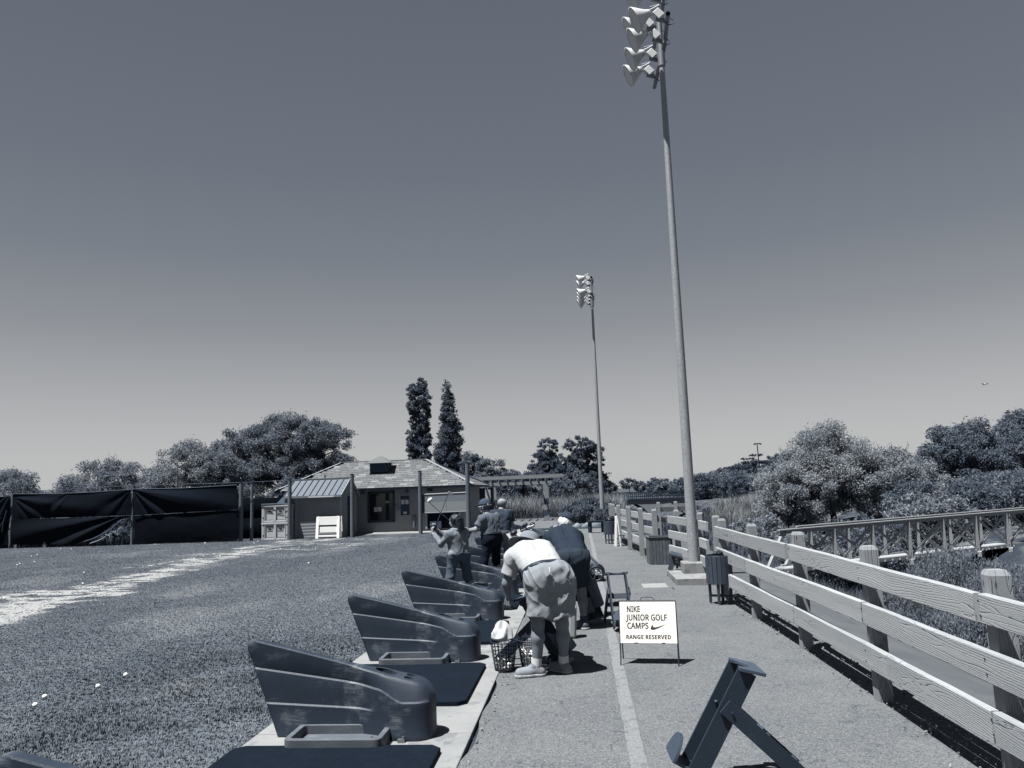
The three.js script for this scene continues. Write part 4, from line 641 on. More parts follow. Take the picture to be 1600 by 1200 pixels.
// ---------------------------------------------------------------- footbridges
{
  const grey = woodTex(381, .3, .17, 512, 128), b = thing('footbridge', 'grey timber truss footbridge crossing the creek beyond the fence', 'bridge');
  const A = [4.5, -.58, -20.2], dir = [.87, -.493], n = 9, L = 1.42, off = [.493 * 1.75, .87 * -1.75], H = .98, slope = .012; // near truss from A
  const pt = (s, t, y) => [A[0] + dir[0] * s + off[0] * t, A[1] + y + s * slope, A[2] + dir[1] * s + off[1] * t];
  for (const t of [0, 1]) {
    part('top_chord', beam(pt(.75, t, H), pt(n * L + .6, t, H), .08, .07), grey, b); part('hand_rail', beam(pt(.55, t, H + .06), pt(n * L + .6, t, H + .06), .11, .03), grey, b); part('bottom_chord', beam(pt(-.1, t, .02), pt(n * L + .6, t, .02), .09, .1), grey, b); 
    part('end_post', beam(pt(.05, t, 0), pt(.72, t, H), .09, .09), grey, b);
    for (let k = 1; k <= n; k++) part('truss_post', beam(pt(k * L - .4, t, -.02), pt(k * L - .4, t, H), .085, .09), grey, b);
    for (let k = 1; k < n; k++) for (const q of [0, 1]) part('diagonal', beam(pt(k * L - .34, t, q ? .08 : H - .06), pt((k + 1) * L - .46, t, q ? H - .06 : .08), .04, .055), grey, b);
  }
  for (let k = 0; k < 46; k++) part('deck_plank', beam(pt(k * .29, .04, .0), pt(k * .29, .96, .0), .27, .045), grey, b);
  for (let k = 0; k <= n; k++) part('floor_beam', beam(pt(k * L - .3, -.25, -.1), pt(k * L - .3, 1.25, -.1), .1, .14), grey, b);
  // far arched bridge
  const f = thing('arched_bridge', 'far dark-railed footbridge over two pale arches', 'bridge', [6.6, 0, -75]), dk = mat(.03, .8), st = mat(.2, .9);
  const s = new THREE.Shape(); s.moveTo(-3.3, -.95); s.lineTo(-3.3, .42); s.lineTo(3.6, .36); s.lineTo(3.6, -.95); const arc = (x0, x1, h) => { s.lineTo(x1, -.95); s.quadraticCurveTo((x0 + x1) / 2, -.95 + h * 2, x0, -.95); }; arc(.35, 3.1, 1.0); arc(-3.0, -.2, 1.0); s.closePath();
  const g = new THREE.ExtrudeGeometry(s, { depth: 2.2, bevelEnabled: false, curveSegments: 16 }); part('arches', g.translate(0, 0, -2.2), st, f);
  part('deck', box(8.6, .16, 2.4, .2, .47, -1.1), dk, f); for (const z of [.05, -2.2]) { part('rail', box(8.6, .09, .08, .2, 1.12, z), dk, f); part('rail', box(8.6, .06, .06, .2, .72, z), dk, f); for (let k = 0; k <= 22; k++) part('rail_post', box(.07, .66, .07, -4 + k * .383, .82, z), dk, f); for (let k = 0; k < 22; k++) part('brace', beam([-4 + k * .383, .62, z], [-3.62 + k * .383, 1.08, z], .03, .05), dk, f); }
  struct('approach_road', box(14, .2, 3, -4.4, 1.12, -90), mat(.16, .9));
  // timber edging on the bank
  solo('edging_timber', uvWood(beam([4.0, -.24, -14.0], [3.92, -.2, -11.6], .14, .14), 2, .2), weathered[0], 'weathered timber edging the bank beyond the fence', 'timber');
}
// ---------------------------------------------------------------- vegetation
const bark = mat(.06, .95), barkPale = mat(.12, .95);
function leaves(seed, blobs, n, size, L, o = {}) {
  const R = rng(seed), P = new Float32Array(n * 12), C = new Float32Array(n * 12), I = new Uint32Array(n * 6), clumps = [], long = o.long ?? 1.5;
  const tot = blobs.reduce((s, b) => s + b[3] * b[4] * b[5], 0) || 1;
  for (const b of blobs) { // [x,y,z, rx,ry,rz]
    const m = Math.max(4, Math.round((o.clumps ?? 90) * Math.cbrt((b[3] * b[4] * b[5] / tot) ** 2) * (blobs.length > 1 ? 1.2 : 1)));
    for (let k = 0; k < m; k++) { const u = R() * 2 - 1, a = R() * 6.283, s = Math.sqrt(1 - u * u), r = .5 + .55 * Math.pow(R(), .45), cr = (o.cr ?? .24) * Math.min(b[3], b[4], b[5]) * (.6 + R() * .9); if (o.floor !== undefined && b[1] + b[4] * u * r < o.floor) continue; clumps.push([b[0] + b[3] * s * Math.cos(a) * r, b[1] + b[4] * u * r, b[2] + b[5] * s * Math.sin(a) * r, cr, .82 + R() * .36]); }
  }
  const cw = []; let acc = 0; for (const c of clumps) { acc += c[3] * c[3]; cw.push(acc); }
  for (let i = 0; i < n; i++) {
    const t = R() * acc; let lo = 0, hi = cw.length - 1; while (lo < hi) { const m = (lo + hi) >> 1; cw[m] < t ? lo = m + 1 : hi = m; }
    const c = clumps[lo], u = R() * 2 - 1, a = R() * 6.283, s = Math.sqrt(1 - u * u), r = c[3] * Math.pow(R(), .42) * (R() < .06 ? 1.5 : 1), x = c[0] + s * Math.cos(a) * r * 1.15, y = c[1] + u * r * .85, z = c[2] + s * Math.sin(a) * r * 1.15;
    const sz = size * (.6 + R() * .8), d1 = V(R() - .5, (R() - .5) * (o.flat ? .5 : 1) + (o.up ?? 0), R() - .5).normalize(), d2 = V(R() - .5, R() - .5, R() - .5).cross(d1).normalize();
    const A = [-sz * long, -sz * .5, sz * long, sz * .5], q = [[x - d1.x * sz * long, y - d1.y * sz * long, z - d1.z * sz * long], [x + d2.x * sz * .5, y + d2.y * sz * .5, z + d2.z * sz * .5], [x + d1.x * sz * long, y + d1.y * sz * long, z + d1.z * sz * long], [x - d2.x * sz * .5, y - d2.y * sz * .5, z - d2.z * sz * .5]];
    const col = duoArr(clamp(2.4 * L * c[4] * (.72 + R() * .56), .006, .4), .3);
    for (let k = 0; k < 4; k++) { P.set(q[k], i * 12 + k * 3); C.set(col, i * 12 + k * 3); }
    I.set([0, 1, 2, 0, 2, 3].map(v => v + i * 4), i * 6);
  }
  const g = new THREE.BufferGeometry(); g.setAttribute('position', new THREE.BufferAttribute(P, 3)); g.setAttribute('color', new THREE.BufferAttribute(C, 3)); g.setIndex(new THREE.BufferAttribute(I, 1)); g.computeVertexNormals(); return g;
}
const leafMat = mat(null, .95, { vertexColors: true, side: THREE.DoubleSide, transmission: .42, thickness: 0 });
function tree(name, label, cat, [x, y, z], blobs, n, size, L, o = {}) {
  const t = thing(name, label, cat, [x, y, z], 0, o.group), R = rng(o.seed ?? 1), b = blobs.map(q => [...q]);
  const top = Math.max(...b.map(q => q[1] + q[4] * .4)), tr = o.trunk ?? .16, limbs = [];
  part('trunk', [rod([0, -.3, 0], [R() * .2 - .1, top * .5, R() * .2], tr, tr * .7, 9), rod([0, top * .48, 0], [R() * .2, top, 0], tr * .7, tr * .2, 8)], o.bark ?? bark, t);
  for (const q of b) for (let k = 0; k < 3; k++) { const a = R() * 6.28; limbs.push(rod([0, Math.max(.2, top * (.2 + R() * .4)), 0], [q[0] + Math.cos(a) * q[3] * .6, q[1] + (R() * .9 - .3) * q[4], q[2] + Math.sin(a) * q[5] * .6], tr * .35, tr * .08, 5)); }
  if (o.twigs) for (let k = 0; k < o.twigs; k++) { const q = b[k % b.length], a = R() * 6.28, l = q[4] * (.95 + R() * .35); limbs.push(rod([q[0], q[1], q[2]], [q[0] + Math.cos(a) * q[3] * .45, q[1] + l, q[2] + Math.sin(a) * q[5] * .45], .03, .008, 4)); for (let m = 0; m < 4; m++) { const f = .7 + m * .08; limbs.push(rod([q[0] + Math.cos(a) * q[3] * .45 * f, q[1] + l * f, q[2]], [q[0] + Math.cos(a) * q[3] * .45 * f + R() * .5 - .25, q[1] + l * (f + .12), q[2]], .012, .004, 3)); } }
  part('limbs', limbs, o.bark ?? bark, t);
  part('crown', leaves((o.seed ?? 1) * 31 + 5, b, n, size, L, o), leafMat, t); return t;
}
const gT = 'trees beyond the range';
// left skyline
tree('broad_tree', 'low rounded tree rising behind the left end of the black screen', 'tree', [-46.8, 0, -60], [[0, 2.6, 0, 3.2, 2.0, 2.5], [2.2, 1.8, 0, 1.8, 1.3, 1.8]], 22000, .07, .075, { seed: 2, group: gT });
tree('broad_tree', 'rounded loose-topped tree behind the middle of the black screen', 'tree', [-38.6, 0, -60], [[0, 3.0, 0, 3.4, 2.4, 2.6], [-2.2, 2.2, 0, 2.2, 1.6, 2], [2.4, 2.4, 0, 1.7, 1.7, 2], [.3, 4.6, 0, 1.2, .9, 1.2]], 34000, .07, .085, { seed: 3, group: gT, twigs: 6 });
tree('broad_tree', 'lower left part of the big tree mass behind the screen end, paler crown', 'tree', [-37.0, 0, -70], [[0, 4.2, 0, 3.4, 2.7, 3], [2.8, 4.8, 0, 2.8, 2.3, 2.6], [-2, 2.8, 0, 2, 2, 2]], 36000, .08, .09, { seed: 4, group: gT });
tree('broad_tree', 'middle part of the big tree mass, joining its pale and dark crowns', 'tree', [-32.2, 0, -71], [[0, 4.6, 0, 3.2, 3.0, 2.6], [.6, 6.6, 0, 2.2, 1.6, 2]], 30000, .08, .078, { seed: 9, group: gT });
tree('broad_tree', 'biggest broad dark tree standing left of the hut roof', 'tree', [-27.2, 0, -70], [[0, 6.2, 0, 4.2, 3.0, 3.4], [-4.2, 5.4, .6, 3.2, 2.6, 3], [3.4, 6.4, 0, 3, 2.4, 2.6], [5.2, 4.4, 0, 1.6, 1.5, 2], [-1, 3.2, 2, 4.5, 2.4, 2.5], [-2, 6.4, 0, 3.2, 2.5, 2.6], [1.8, 7.0, 0, 2.8, 2.1, 2.4], [3.5, 3, 1.5, 3, 2.2, 2]], 120000, .074, .07, { seed: 5, group: gT, trunk: .4, clumps: 190, cr: .2 });
for (const [x, r, s] of [[-43.2, 1.4, 6], [-41.2, 1.5, 7], [-48.5, 2, 8]]) tree('hedge_shrub', ['low dark shrub in the skyline gap left of the loose-topped tree', 'low dark shrub touching the loose-topped tree', 'low shrub under the leftmost tree'][s - 6], 'shrub', [x, 0, -64], [[0, 1.9, 0, r, 1.5, 1.2]], 5000, .09, .045, { seed: s, group: gT });
// poplars
for (const [x, h, w, s, lab] of [[-15.7, 13.3, 1.15, 11, 'tall narrow poplar behind the hut ridge, split into two columns'], [-12.65, 13.2, 1.62, 12, 'tall narrow pointed poplar behind the right hip of the hut']]) {
  const bl = []; const R = rng(s); for (let k = 0; k < 16; k++) { const y = 2 + k * (h - 2.6) / 15.5, f = s === 12 ? clamp(1.2 - k * .06, .24, 1) : clamp(1.0 - k * .018, .5, 1), sp = s === 11 ? .5 : .32; bl.push([(R() - .5) * w * sp + (s === 11 ? (k % 2 ? .55 : -.42) * (k > 13 ? .9 : 1) : 0), y, (R() - .5) * .5, w * (s === 11 ? .62 : .85) * f, .85, w * .8 * f]); }
  tree('poplar_tree', lab, 'tree', [x, 0, -75], bl, 52000, .078, .045, { seed: s, group: gT, trunk: .2, clumps: 300, cr: .3, up: .25, long: 1.2 });
}
tree('pine_tree', 'small dark pine right of the poplars above the pergola end', 'tree', [-9.6, 0, -70], [[0, 3.9, 0, 1.2, 1.3, 1.2], [.6, 2.6, 0, 1.6, 1.2, 1.3]], 9000, .09, .055, { seed: 14, group: gT });
tree('pine_tree', 'pale low pine sloping down over the pergola beam', 'tree', [-7.6, 0, -70], [[-.4, 3.4, 0, 1.3, 1.1, 1.2], [.9, 2.7, 0, 1.4, 1.0, 1.2], [2, 1.9, 0, 1.2, .9, 1]], 11000, .09, .08, { seed: 15, group: gT });
tree('pine_tree', 'dark irregular pine left of the second floodlight pole', 'tree', [-2.6, 0, -65], [[0, 4.9, 0, .85, 1.05, .8], [-.4, 4.0, 0, 1.25, 1.1, 1], [.6, 3.3, 0, 1.7, 1.3, 1.3], [-.2, 2.2, 0, 2.1, 1.3, 1.4]], 34000, .07, .04, { clumps: 170, cr: .2, seed: 16, group: gT });
tree('pine_tree', 'taller open pine behind the second floodlight pole', 'tree', [.15, 0, -65], [[-.1, 5.1, 0, 1.2, .85, 1.1], [.5, 4.0, 0, 1.5, 1.0, 1.2], [-.3, 2.9, 0, 1.6, 1.0, 1.2], [1.6, 2.2, 0, 1.0, .6, .8], [.2, 1.8, 0, 2.1, 1.4, 1.3], [.9, 4.7, 0, .9, .8, .8], [2.1, 2.75, 0, .55, .22, .5]], 34000, .07, .05, { clumps: 190, cr: .19, seed: 17, group: gT });
// brush behind the pergola and shrub at the walk end
for (let k = 0; k < 9; k++) tree('brush_shrub', 'dark scrubby shrub in the thicket behind the pergola', 'shrub', [-8.4 + k * 1.15, 0, -57 - (k % 3) * 1.6], [[0, 1.2 + .35 * (k % 2), 0, 1.1, 1.15 + .3 * ((k * 3) % 2), .9]], 6500, .07, [.05, .07, .04][k % 3], { seed: 30 + k, group: 'thicket behind the pergola', trunk: .06 });
for (const [x, z, r, h, s] of [[-.2, -35.6, .75, .85, 41], [.45, -36.2, .8, .95, 42], [1.0, -35.2, .5, .6, 43]]) tree('edge_shrub', ['spiky shrub behind the rocks, left of the second floodlight pole', 'taller spiky shrub behind the rocks at the walk end', 'small spiky shrub at the foot of the second floodlight pole'][s - 41], 'shrub', [x, 0, z], [[0, h * .62, 0, r, h * .62, .6]], 6500, .045, .055, { seed: s, group: 'shrubs at the walk end', trunk: .04, up: .5, long: 2.2 });
// right side
tree('willow_tree', 'pale bushy willow beyond the timber footbridge, tallest with bare twigs on top', 'tree', [12.0, -.4, -38.5], [[0, 2.6, 0, 2.1, 1.9, 1.8], [-1.6, 1.8, .4, 1.8, 1.7, 1.5], [1.6, 1.9, .5, 1.9, 1.6, 1.5], [-.2, 4.0, -.3, .95, .75, .8]], 80000, .042, .115, { seed: 51, group: gT, twigs: 12, clumps: 130 });
tree('willow_tree', 'pale willow thicket at the left end of the timber footbridge', 'tree', [9.6, -.7, -37], [[0, 1.6, 0, 1.5, 1.5, 1.3], [.9, 2.3, 0, 1.2, 1.3, 1.1]], 36000, .042, .11, { seed: 52, group: gT });
tree('willow_tree', 'lower pale willow between the tallest willow and the dark oak', 'tree', [14.6, -.4, -37.5], [[0, 1.7, 0, 1.9, 1.6, 1.4], [1.4, 1.1, .3, 1.4, 1.3, 1.2]], 42000, .042, .11, { seed: 53, group: gT, twigs: 3 });
tree('oak_tree', 'broad dark oak with gaps in its crown above the footbridge', 'tree', [21.8, -.1, -45], [[0, 2.9, 0, 2.3, 1.7, 2], [-1.7, 2.0, .4, 1.8, 1.5, 1.6], [1.8, 3.1, 0, 1.5, 1.3, 1.5], [.3, 1.4, .8, 2.3, 1.3, 1.5], [2.2, 1.9, .2, 1.2, .9, 1.2]], 64000, .058, .055, { seed: 54, group: gT, trunk: .25, clumps: 120 });
tree('oak_tree', 'dark oak at the picture side behind the broad oak', 'tree', [27.2, -.1, -49], [[0, 3.3, 0, 2.0, 2.1, 1.8], [-1.2, 2.3, 0, 1.6, 1.5, 1.4]], 18000, .08, .05, { seed: 55, group: gT, trunk: .2 });
for (const [x, z, r, h, s] of [[5.9, -13.2, .85, 1.2, 61], [6.9, -13.6, .95, 1.3, 62], [7.9, -12.8, .95, 1.35, 63], [6.6, -11.4, .75, .95, 64], [5.4, -11.8, .5, .55, 65], [9.3, -14.4, 1, 1.3, 66], [10.4, -16.4, 1.1, 1.4, 67], [11.6, -18.6, 1.1, 1.3, 68]]) tree('bank_shrub', ['dense fine-leaved shrub on the bank before the footbridge, left one', 'dense fine-leaved shrub on the bank hiding the footbridge deck', 'dense fine-leaved shrub on the bank at the right of the row', 'lower shrub on the bank close to the fence rails', 'smallest weedy shrub on the bank by the path edge', 'shrub in the creek bed below the footbridge deck', 'rounded shrub in the creek bed under the footbridge rail', 'farther shrub in the creek bed close under the footbridge'][s - 61], 'shrub', [x, groundY(x, z) - .05, z], [[0, h * .62, 0, r, h * .7, r * .8]], 28000, .0125, .08, { seed: s, group: 'shrubs on the bank', trunk: .03, up: .7, long: 2.2, clumps: 80, cr: .36 });
for (let k = 0; k < 15; k++) { const x = [10.5, 12.2, 15.2, 17, 8.3, 13.6, 18.6, 7.2, 8.8, 10.4, 12.4, 14.2, 16.2, 6.2, 18.2][k], z = [-31, -29.5, -31, -33, -33.5, -33, -36, -26, -27, -28, -28.6, -29.4, -30.4, -28.5, -32][k]; tree('creek_shrub', 'scrubby shrub on the far creek bank below the willows', 'shrub', [x, groundY(x, z) - .1, z], [[0, .9, 0, 1.2, .95, .9]], 6500, .05, [.06, .085, .05][k % 3], { seed: 70 + k, group: 'scrub on the far creek bank', trunk: .04 }); }
// wooded hill behind the far bridge
{
  const hill = grid(range(8, 120, 40), range(-105, -220, 24), (x, z) => 5.2 * smooth(10, 40, x + (z + 105) * .06) * smooth(-104, -135, z) - .4); struct('hillside', hill, mat(.05, 1));
  const R = rng(909); for (let k = 0; k < 24; k++) { const x = 12.5 + k * 1.15 + R() * 1.4, z = -116 - R() * 26, gy = 5.2 * smooth(10, 40, x + (z + 105) * .06) * smooth(-104, -135, z) - .4, r = 2.0 + R() * 1.2; tree('hill_tree', 'dark rounded tree on the wooded hill beyond the arched bridge', 'tree', [x, gy - .8, z], [[0, 1.6, 0, r, 1.6, r], [r * .5, 1.2, 1, r * .7, 1.1, r * .7]], 4200, .17, [.045, .06, .075][k % 3], { seed: 200 + k, group: 'trees on the far hill', trunk: .12, clumps: 50 }); }
  tree('flat_pine', 'flat-topped tiered pine standing above the wooded hill', 'tree', [26.2, 1.8, -120], [[-2.4, 2.2, 0, 1.9, .16, .8], [0, 2.9, 0, 2.2, .16, .9], [.6, 4.0, 0, 1.0, .14, .6], [2.2, 3.0, 0, 1.5, .14, .7], [-.8, 3.5, 0, 1.0, .12, .6]], 4200, .11, .035, { seed: 240, group: 'trees on the far hill', trunk: .12 });
  for (let k = 0; k < 8; k++) tree('far_tree', 'tiny far tree on the flat horizon left of the wooded hill', 'tree', [4 + k * 3.2 + R() * 1.5, .2, -190], [[0, 1.3 + R(), 0, 1.5 + R(), 1.2, 1.2]], 900, .2, .05, { seed: 260 + k, group: 'tiny trees on the horizon', trunk: .1 });
  for (let k = 0; k < 5; k++) tree('mid_tree', 'dark tree at the foot of the hill behind the arched bridge', 'tree', [13.5 + k * 2.3, -.5, -92 - (k % 2) * 6], [[0, 1.6, 0, 2.0, 1.7, 1.6]], 6000, .1, [.045, .07][k % 2], { seed: 280 + k, group: 'trees at the foot of the hill', trunk: .1 });
}
for (const [x, s] of [[-20.2, 321], [-19.1, 322], [-21.3, 323]]) tree('screen_shrub', ['leafy shrub showing through the torn corner of the black screen', 'leafy shrub behind the screen post by the torn corner', 'leafy shrub hidden low behind the torn screen'][s - 321], 'shrub', [x, 0, -32.4], [[0, .6, 0, .8, .7, .5]], 4000, .04, .045, { seed: s, group: 'shrubs behind the torn screen', trunk: .03 });
// tall dry grass and bank weeds: nobody could count them
function weeds(name, label, spots, h, w, L, seed) {
  const R = rng(seed), P = []; for (let k = 0; k < 9; k++) { const a = R() * 6.28, l = .15 + R() * .5, hh = .6 + R() * .6, ox = (R() - .5) * .5, oz = (R() - .5) * .5, dx = Math.cos(a), dz = Math.sin(a); const q = [[ox - dz * w, 0, oz + dx * w], [ox + dz * w, 0, oz - dx * w], [ox + dx * l * .4 - dz * w * .7, hh * .6, oz + dz * l * .4 + dx * w * .7], [ox + dx * l * .4 + dz * w * .7, hh * .6, oz + dz * l * .4 - dx * w * .7], [ox + dx * l, hh, oz + dz * l]]; for (const t of [[0, 1, 3], [0, 3, 2], [2, 3, 4]]) for (const v of t) P.push(...q[v]); }
  const g = new THREE.BufferGeometry(); g.setAttribute('position', new THREE.BufferAttribute(new Float32Array(P), 3)); g.computeVertexNormals();
  const im = new THREE.InstancedMesh(g, mat(null, .8, two), spots.length), M = new THREE.Matrix4(), Q = new THREE.Quaternion(); spots.forEach(([x, y, z, s = 1], i) => { Q.setFromAxisAngle(V(0, 1, 0), R() * 6.28); const f = h * s * (.6 + R() * .8); M.compose(V(x, y, z), Q, V(f, f, f)); im.setMatrixAt(i, M); im.setColorAt(i, duo(L * (.5 + R() * 1.1), .55)); });
  im.name = name; im.userData = { kind: 'stuff', label, category: 'weeds' }; scene.add(im);
}
{
  const R = rng(611), a = [], b = [], c = [], d = [];
  for (let k = 0; k < 12000; k++) { const x = 3.5 + R() * 7, z = -8.4 - R() * 20, e = lerp(4.6, 3.55, smooth(-8, -12, z)); if (x < e) continue; a.push([x, groundY(x, z) - .03, z, .6 + smooth(0, 1.5, x - e) * .6]); }
  weeds('bank_weeds', 'rough dry weeds covering the bank beyond the path', a, .22, .011, .09, 612);
  for (let k = 0; k < 9000; k++) { const x = -8 + R() * 10.5, z = -48.5 - R() * 7; b.push([x, 0, z, .7 + .6 * vnoise(x, z, 4)]); }
  weeds('tall_dry_grass', 'pale tall dry grass in front of the thicket behind the pergola', b, .85, .009, .15, 613);
  for (let k = 0; k < 5200; k++) { const x = 10 + R() * 9, z = -48 - R() * 16; c.push([x, groundY(x, z), z, .8]); }
  weeds('pale_grass_bank', 'pale dry grass on the bank left of the willows', c, .95, .012, .17, 614);
  for (let k = 0; k < 12000; k++) { const x = 2.6 + R() * 9, z = -24 - R() * 46; if (x < 3.4 && z > -28) continue; d.push([x, groundY(x, z) - .05, z, .8]); }
  weeds('creek_weeds', 'dark low weeds filling the creek bed towards the arched bridge', d, .5, .02, .06, 615);
  const e = []; for (let k = 0; k < 900; k++) e.push([-25 + R() * 7, 0, -31.2 - R() * .6, .5 + R() * .6]); weeds('screen_weeds', 'dark weeds showing below the torn edge of the black screen', e, .35, .02, .05, 616);
}
// far street lamp, stacked benches at the right, bird
{
  const l = thing('far_lamp', 'thin distant lamp post rising above the wooded hill', 'lamp post', [24.9, 0, -110]); part('shaft', rod([0, 0, 0], [-.1, 7.0, 0], .1, .07), mat(.03, .7), l); part('arm', beam([-.5, 7.05, 0], [.4, 7.05, 0], .12, .12), mat(.03, .7), l); part('head', box(.3, .14, .2, -.45, 6.96, 0), mat(.03, .7), l); part('head', box(.3, .14, .2, .35, 6.96, 0), mat(.03, .7), l);
  const s = thing('bleacher_stand', 'pale tiered plank stand half hidden under the dark oaks', 'bleachers', [23.5, 0, -42.4], -.2); for (let k = 0; k < 9; k++) part('plank', box(3.6, .045, .24, 0, .3 + k * .16, -k * .2), mat(.42, .8), s); for (const x of [-1.6, 0, 1.6]) part('support', beam([x, 0, .1], [x, 1.75, -1.75], .08, .08), mat(.06, .7), s);
  const b = thing('gull', 'small pale gull gliding high over the trees', 'bird', [45.7, 11.75, -90], .4), w = mat(.35, .8); const wing = q => { const g = new THREE.BufferGeometry(); const P = [[0, 0, -.09], [0, 0, .09], [q * .32, .1, -.1], [q * .32, .1, .05], [q * .66, .02, .06]], f = [[0, 1, 3], [0, 3, 2], [2, 3, 4]]; const o = []; for (const dy of [0, -.015]) for (const t of f) for (const v of t) o.push(P[v][0], P[v][1] + dy, P[v][2]); g.setAttribute('position', new THREE.BufferAttribute(new Float32Array(o), 3)); g.computeVertexNormals(); return g; };
  part('body', new THREE.SphereGeometry(.1, 12, 8).scale(.75, .75, 2.4), w, b); part('wing', wing(1), mat(.2, .8, two), b); part('wing', wing(-1), mat(.2, .8, two), b); part('tail', new THREE.ConeGeometry(.08, .16, 6).rotateX(-Math.PI / 2).translate(0, 0, .28), mat(.05, .8), b);
}
// ---------------------------------------------------------------- people
const v3 = { sub: (a, b) => [a[0] - b[0], a[1] - b[1], a[2] - b[2]], add: (a, b) => [a[0] + b[0], a[1] + b[1], a[2] + b[2]], mul: (a, s) => [a[0] * s, a[1] * s, a[2] * s], dot: (a, b) => a[0] * b[0] + a[1] * b[1] + a[2] * b[2], len: a => Math.hypot(...a), nrm: a => { const l = Math.hypot(...a) || 1; return [a[0] / l, a[1] / l, a[2] / l]; }, cross: (a, b) => [a[1] * b[2] - a[2] * b[1], a[2] * b[0] - a[0] * b[2], a[0] * b[1] - a[1] * b[0]], mix: (a, b, t) => [lerp(a[0], b[0], t), lerp(a[1], b[1], t), lerp(a[2], b[2], t)] };
function bonesDist(bones, k) {
  const B = bones.map(([a, b, ra, rb]) => { const d = v3.sub(b, a); return [a[0], a[1], a[2], d[0], d[1], d[2], 1 / Math.max(1e-9, v3.dot(d, d)), ra, rb - ra]; });
  return (x, y, z) => {
    let r = 1e3;
    for (const b of B) {
      const px = x - b[0], py = y - b[1], pz = z - b[2]; let t = (px * b[3] + py * b[4] + pz * b[5]) * b[6]; t = t < 0 ? 0 : t > 1 ? 1 : t;
      const dx = px - b[3] * t, dy = py - b[4] * t, dz = pz - b[5] * t, d = Math.sqrt(dx * dx + dy * dy + dz * dz) - b[7] - b[8] * t;
      const h = k - Math.abs(r - d); r = Math.min(r, d) - (h > 0 ? h * h * .25 / k : 0);
    }
    return r;
  };
}
function netMesh(f, lo, hi, c) { // surface nets
  const nx = Math.ceil((hi[0] - lo[0]) / c) + 1, ny = Math.ceil((hi[1] - lo[1]) / c) + 1, nz = Math.ceil((hi[2] - lo[2]) / c) + 1, F = new Float32Array(nx * ny * nz), at = (i, j, k) => (k * ny + j) * nx + i;
  for (let k = 0; k < nz; k++) for (let j = 0; j < ny; j++) for (let i = 0; i < nx; i++) F[at(i, j, k)] = f(lo[0] + i * c, lo[1] + j * c, lo[2] + k * c);
  const id = new Int32Array(nx * ny * nz).fill(-1), P = [], I = [];
  const E = [[0, 1], [2, 3], [4, 5], [6, 7], [0, 2], [1, 3], [4, 6], [5, 7], [0, 4], [1, 5], [2, 6], [3, 7]];
  for (let k = 0; k < nz - 1; k++) for (let j = 0; j < ny - 1; j++) for (let i = 0; i < nx - 1; i++) {
    const v = []; let m = 0; for (let q = 0; q < 8; q++) { v.push(F[at(i + (q & 1), j + ((q >> 1) & 1), k + (q >> 2))]); if (v[q] < 0) m |= 1 << q; } if (m === 0 || m === 255) continue;
    let s = 0, x = 0, y = 0, z = 0; for (const [a, b] of E) if ((v[a] < 0) !== (v[b] < 0)) { const t = v[a] / (v[a] - v[b]); x += lerp(a & 1, b & 1, t); y += lerp((a >> 1) & 1, (b >> 1) & 1, t); z += lerp(a >> 2, b >> 2, t); s++; }
    id[at(i, j, k)] = P.length / 3; P.push(lo[0] + (i + x / s) * c, lo[1] + (j + y / s) * c, lo[2] + (k + z / s) * c);
  }
  for (let k = 1; k < nz - 1; k++) for (let j = 1; j < ny - 1; j++) for (let i = 1; i < nx - 1; i++) {
    const s0 = F[at(i, j, k)] < 0;
    const q = (a, b, c2, d, flip) => { if (a < 0 || b < 0 || c2 < 0 || d < 0) return; flip ? I.push(a, c2, b, a, d, c2) : I.push(a, b, c2, a, c2, d); };
    if (s0 !== (F[at(i + 1, j, k)] < 0)) q(id[at(i, j - 1, k - 1)], id[at(i, j, k - 1)], id[at(i, j, k)], id[at(i, j - 1, k)], !s0);
    if (s0 !== (F[at(i, j + 1, k)] < 0)) q(id[at(i - 1, j, k - 1)], id[at(i - 1, j, k)], id[at(i, j, k)], id[at(i, j, k - 1)], !s0);
    if (s0 !== (F[at(i, j, k + 1)] < 0)) q(id[at(i - 1, j - 1, k)], id[at(i, j - 1, k)], id[at(i, j, k)], id[at(i - 1, j, k)], !s0);
  }
  const n = P.length / 3, N = new Float32Array(P.length), e = c * .5;
  for (let i = 0; i < n; i++) { const x = P[i * 3], y = P[i * 3 + 1], z = P[i * 3 + 2]; let a = f(x + e, y, z) - f(x - e, y, z), b = f(x, y + e, z) - f(x, y - e, z), d = f(x, y, z + e) - f(x, y, z - e); const l = Math.hypot(a, b, d) || 1; N.set([a / l, b / l, d / l], i * 3); }
  const g = new THREE.BufferGeometry(); g.setAttribute('position', new THREE.BufferAttribute(new Float32Array(P), 3)); g.setAttribute('normal', new THREE.BufferAttribute(N, 3)); g.setIndex(I); return g;
}
function bounds(bones, m) { const lo = [1e9, 1e9, 1e9], hi = [-1e9, -1e9, -1e9]; for (const [a, b, ra, rb] of bones) for (const [p, r] of [[a, ra], [b, rb]]) for (let k = 0; k < 3; k++) { lo[k] = Math.min(lo[k], p[k] - r - m); hi[k] = Math.max(hi[k], p[k] + r + m); } return [lo, hi]; }
const rdg = (u, v, s) => 1 - 2 * Math.abs(vnoise(u, v, s) - .5); // ridged
const wr = (x, y, z, s, a) => a * (fbm(x * 14 + s, y * 9 + z * 5, s, 2) + fbm(z * 14 + s, y * 12 - x * 6, s + 3, 2) - 1) - a * .45 * (rdg(x * 17 + y * 9 + s, y * 7 - x * 5 + z * 11, s + 5) ** 3 - .3); // cloth creases
const skinM = mat(.22, .6), skinTan = mat(.15, .6);
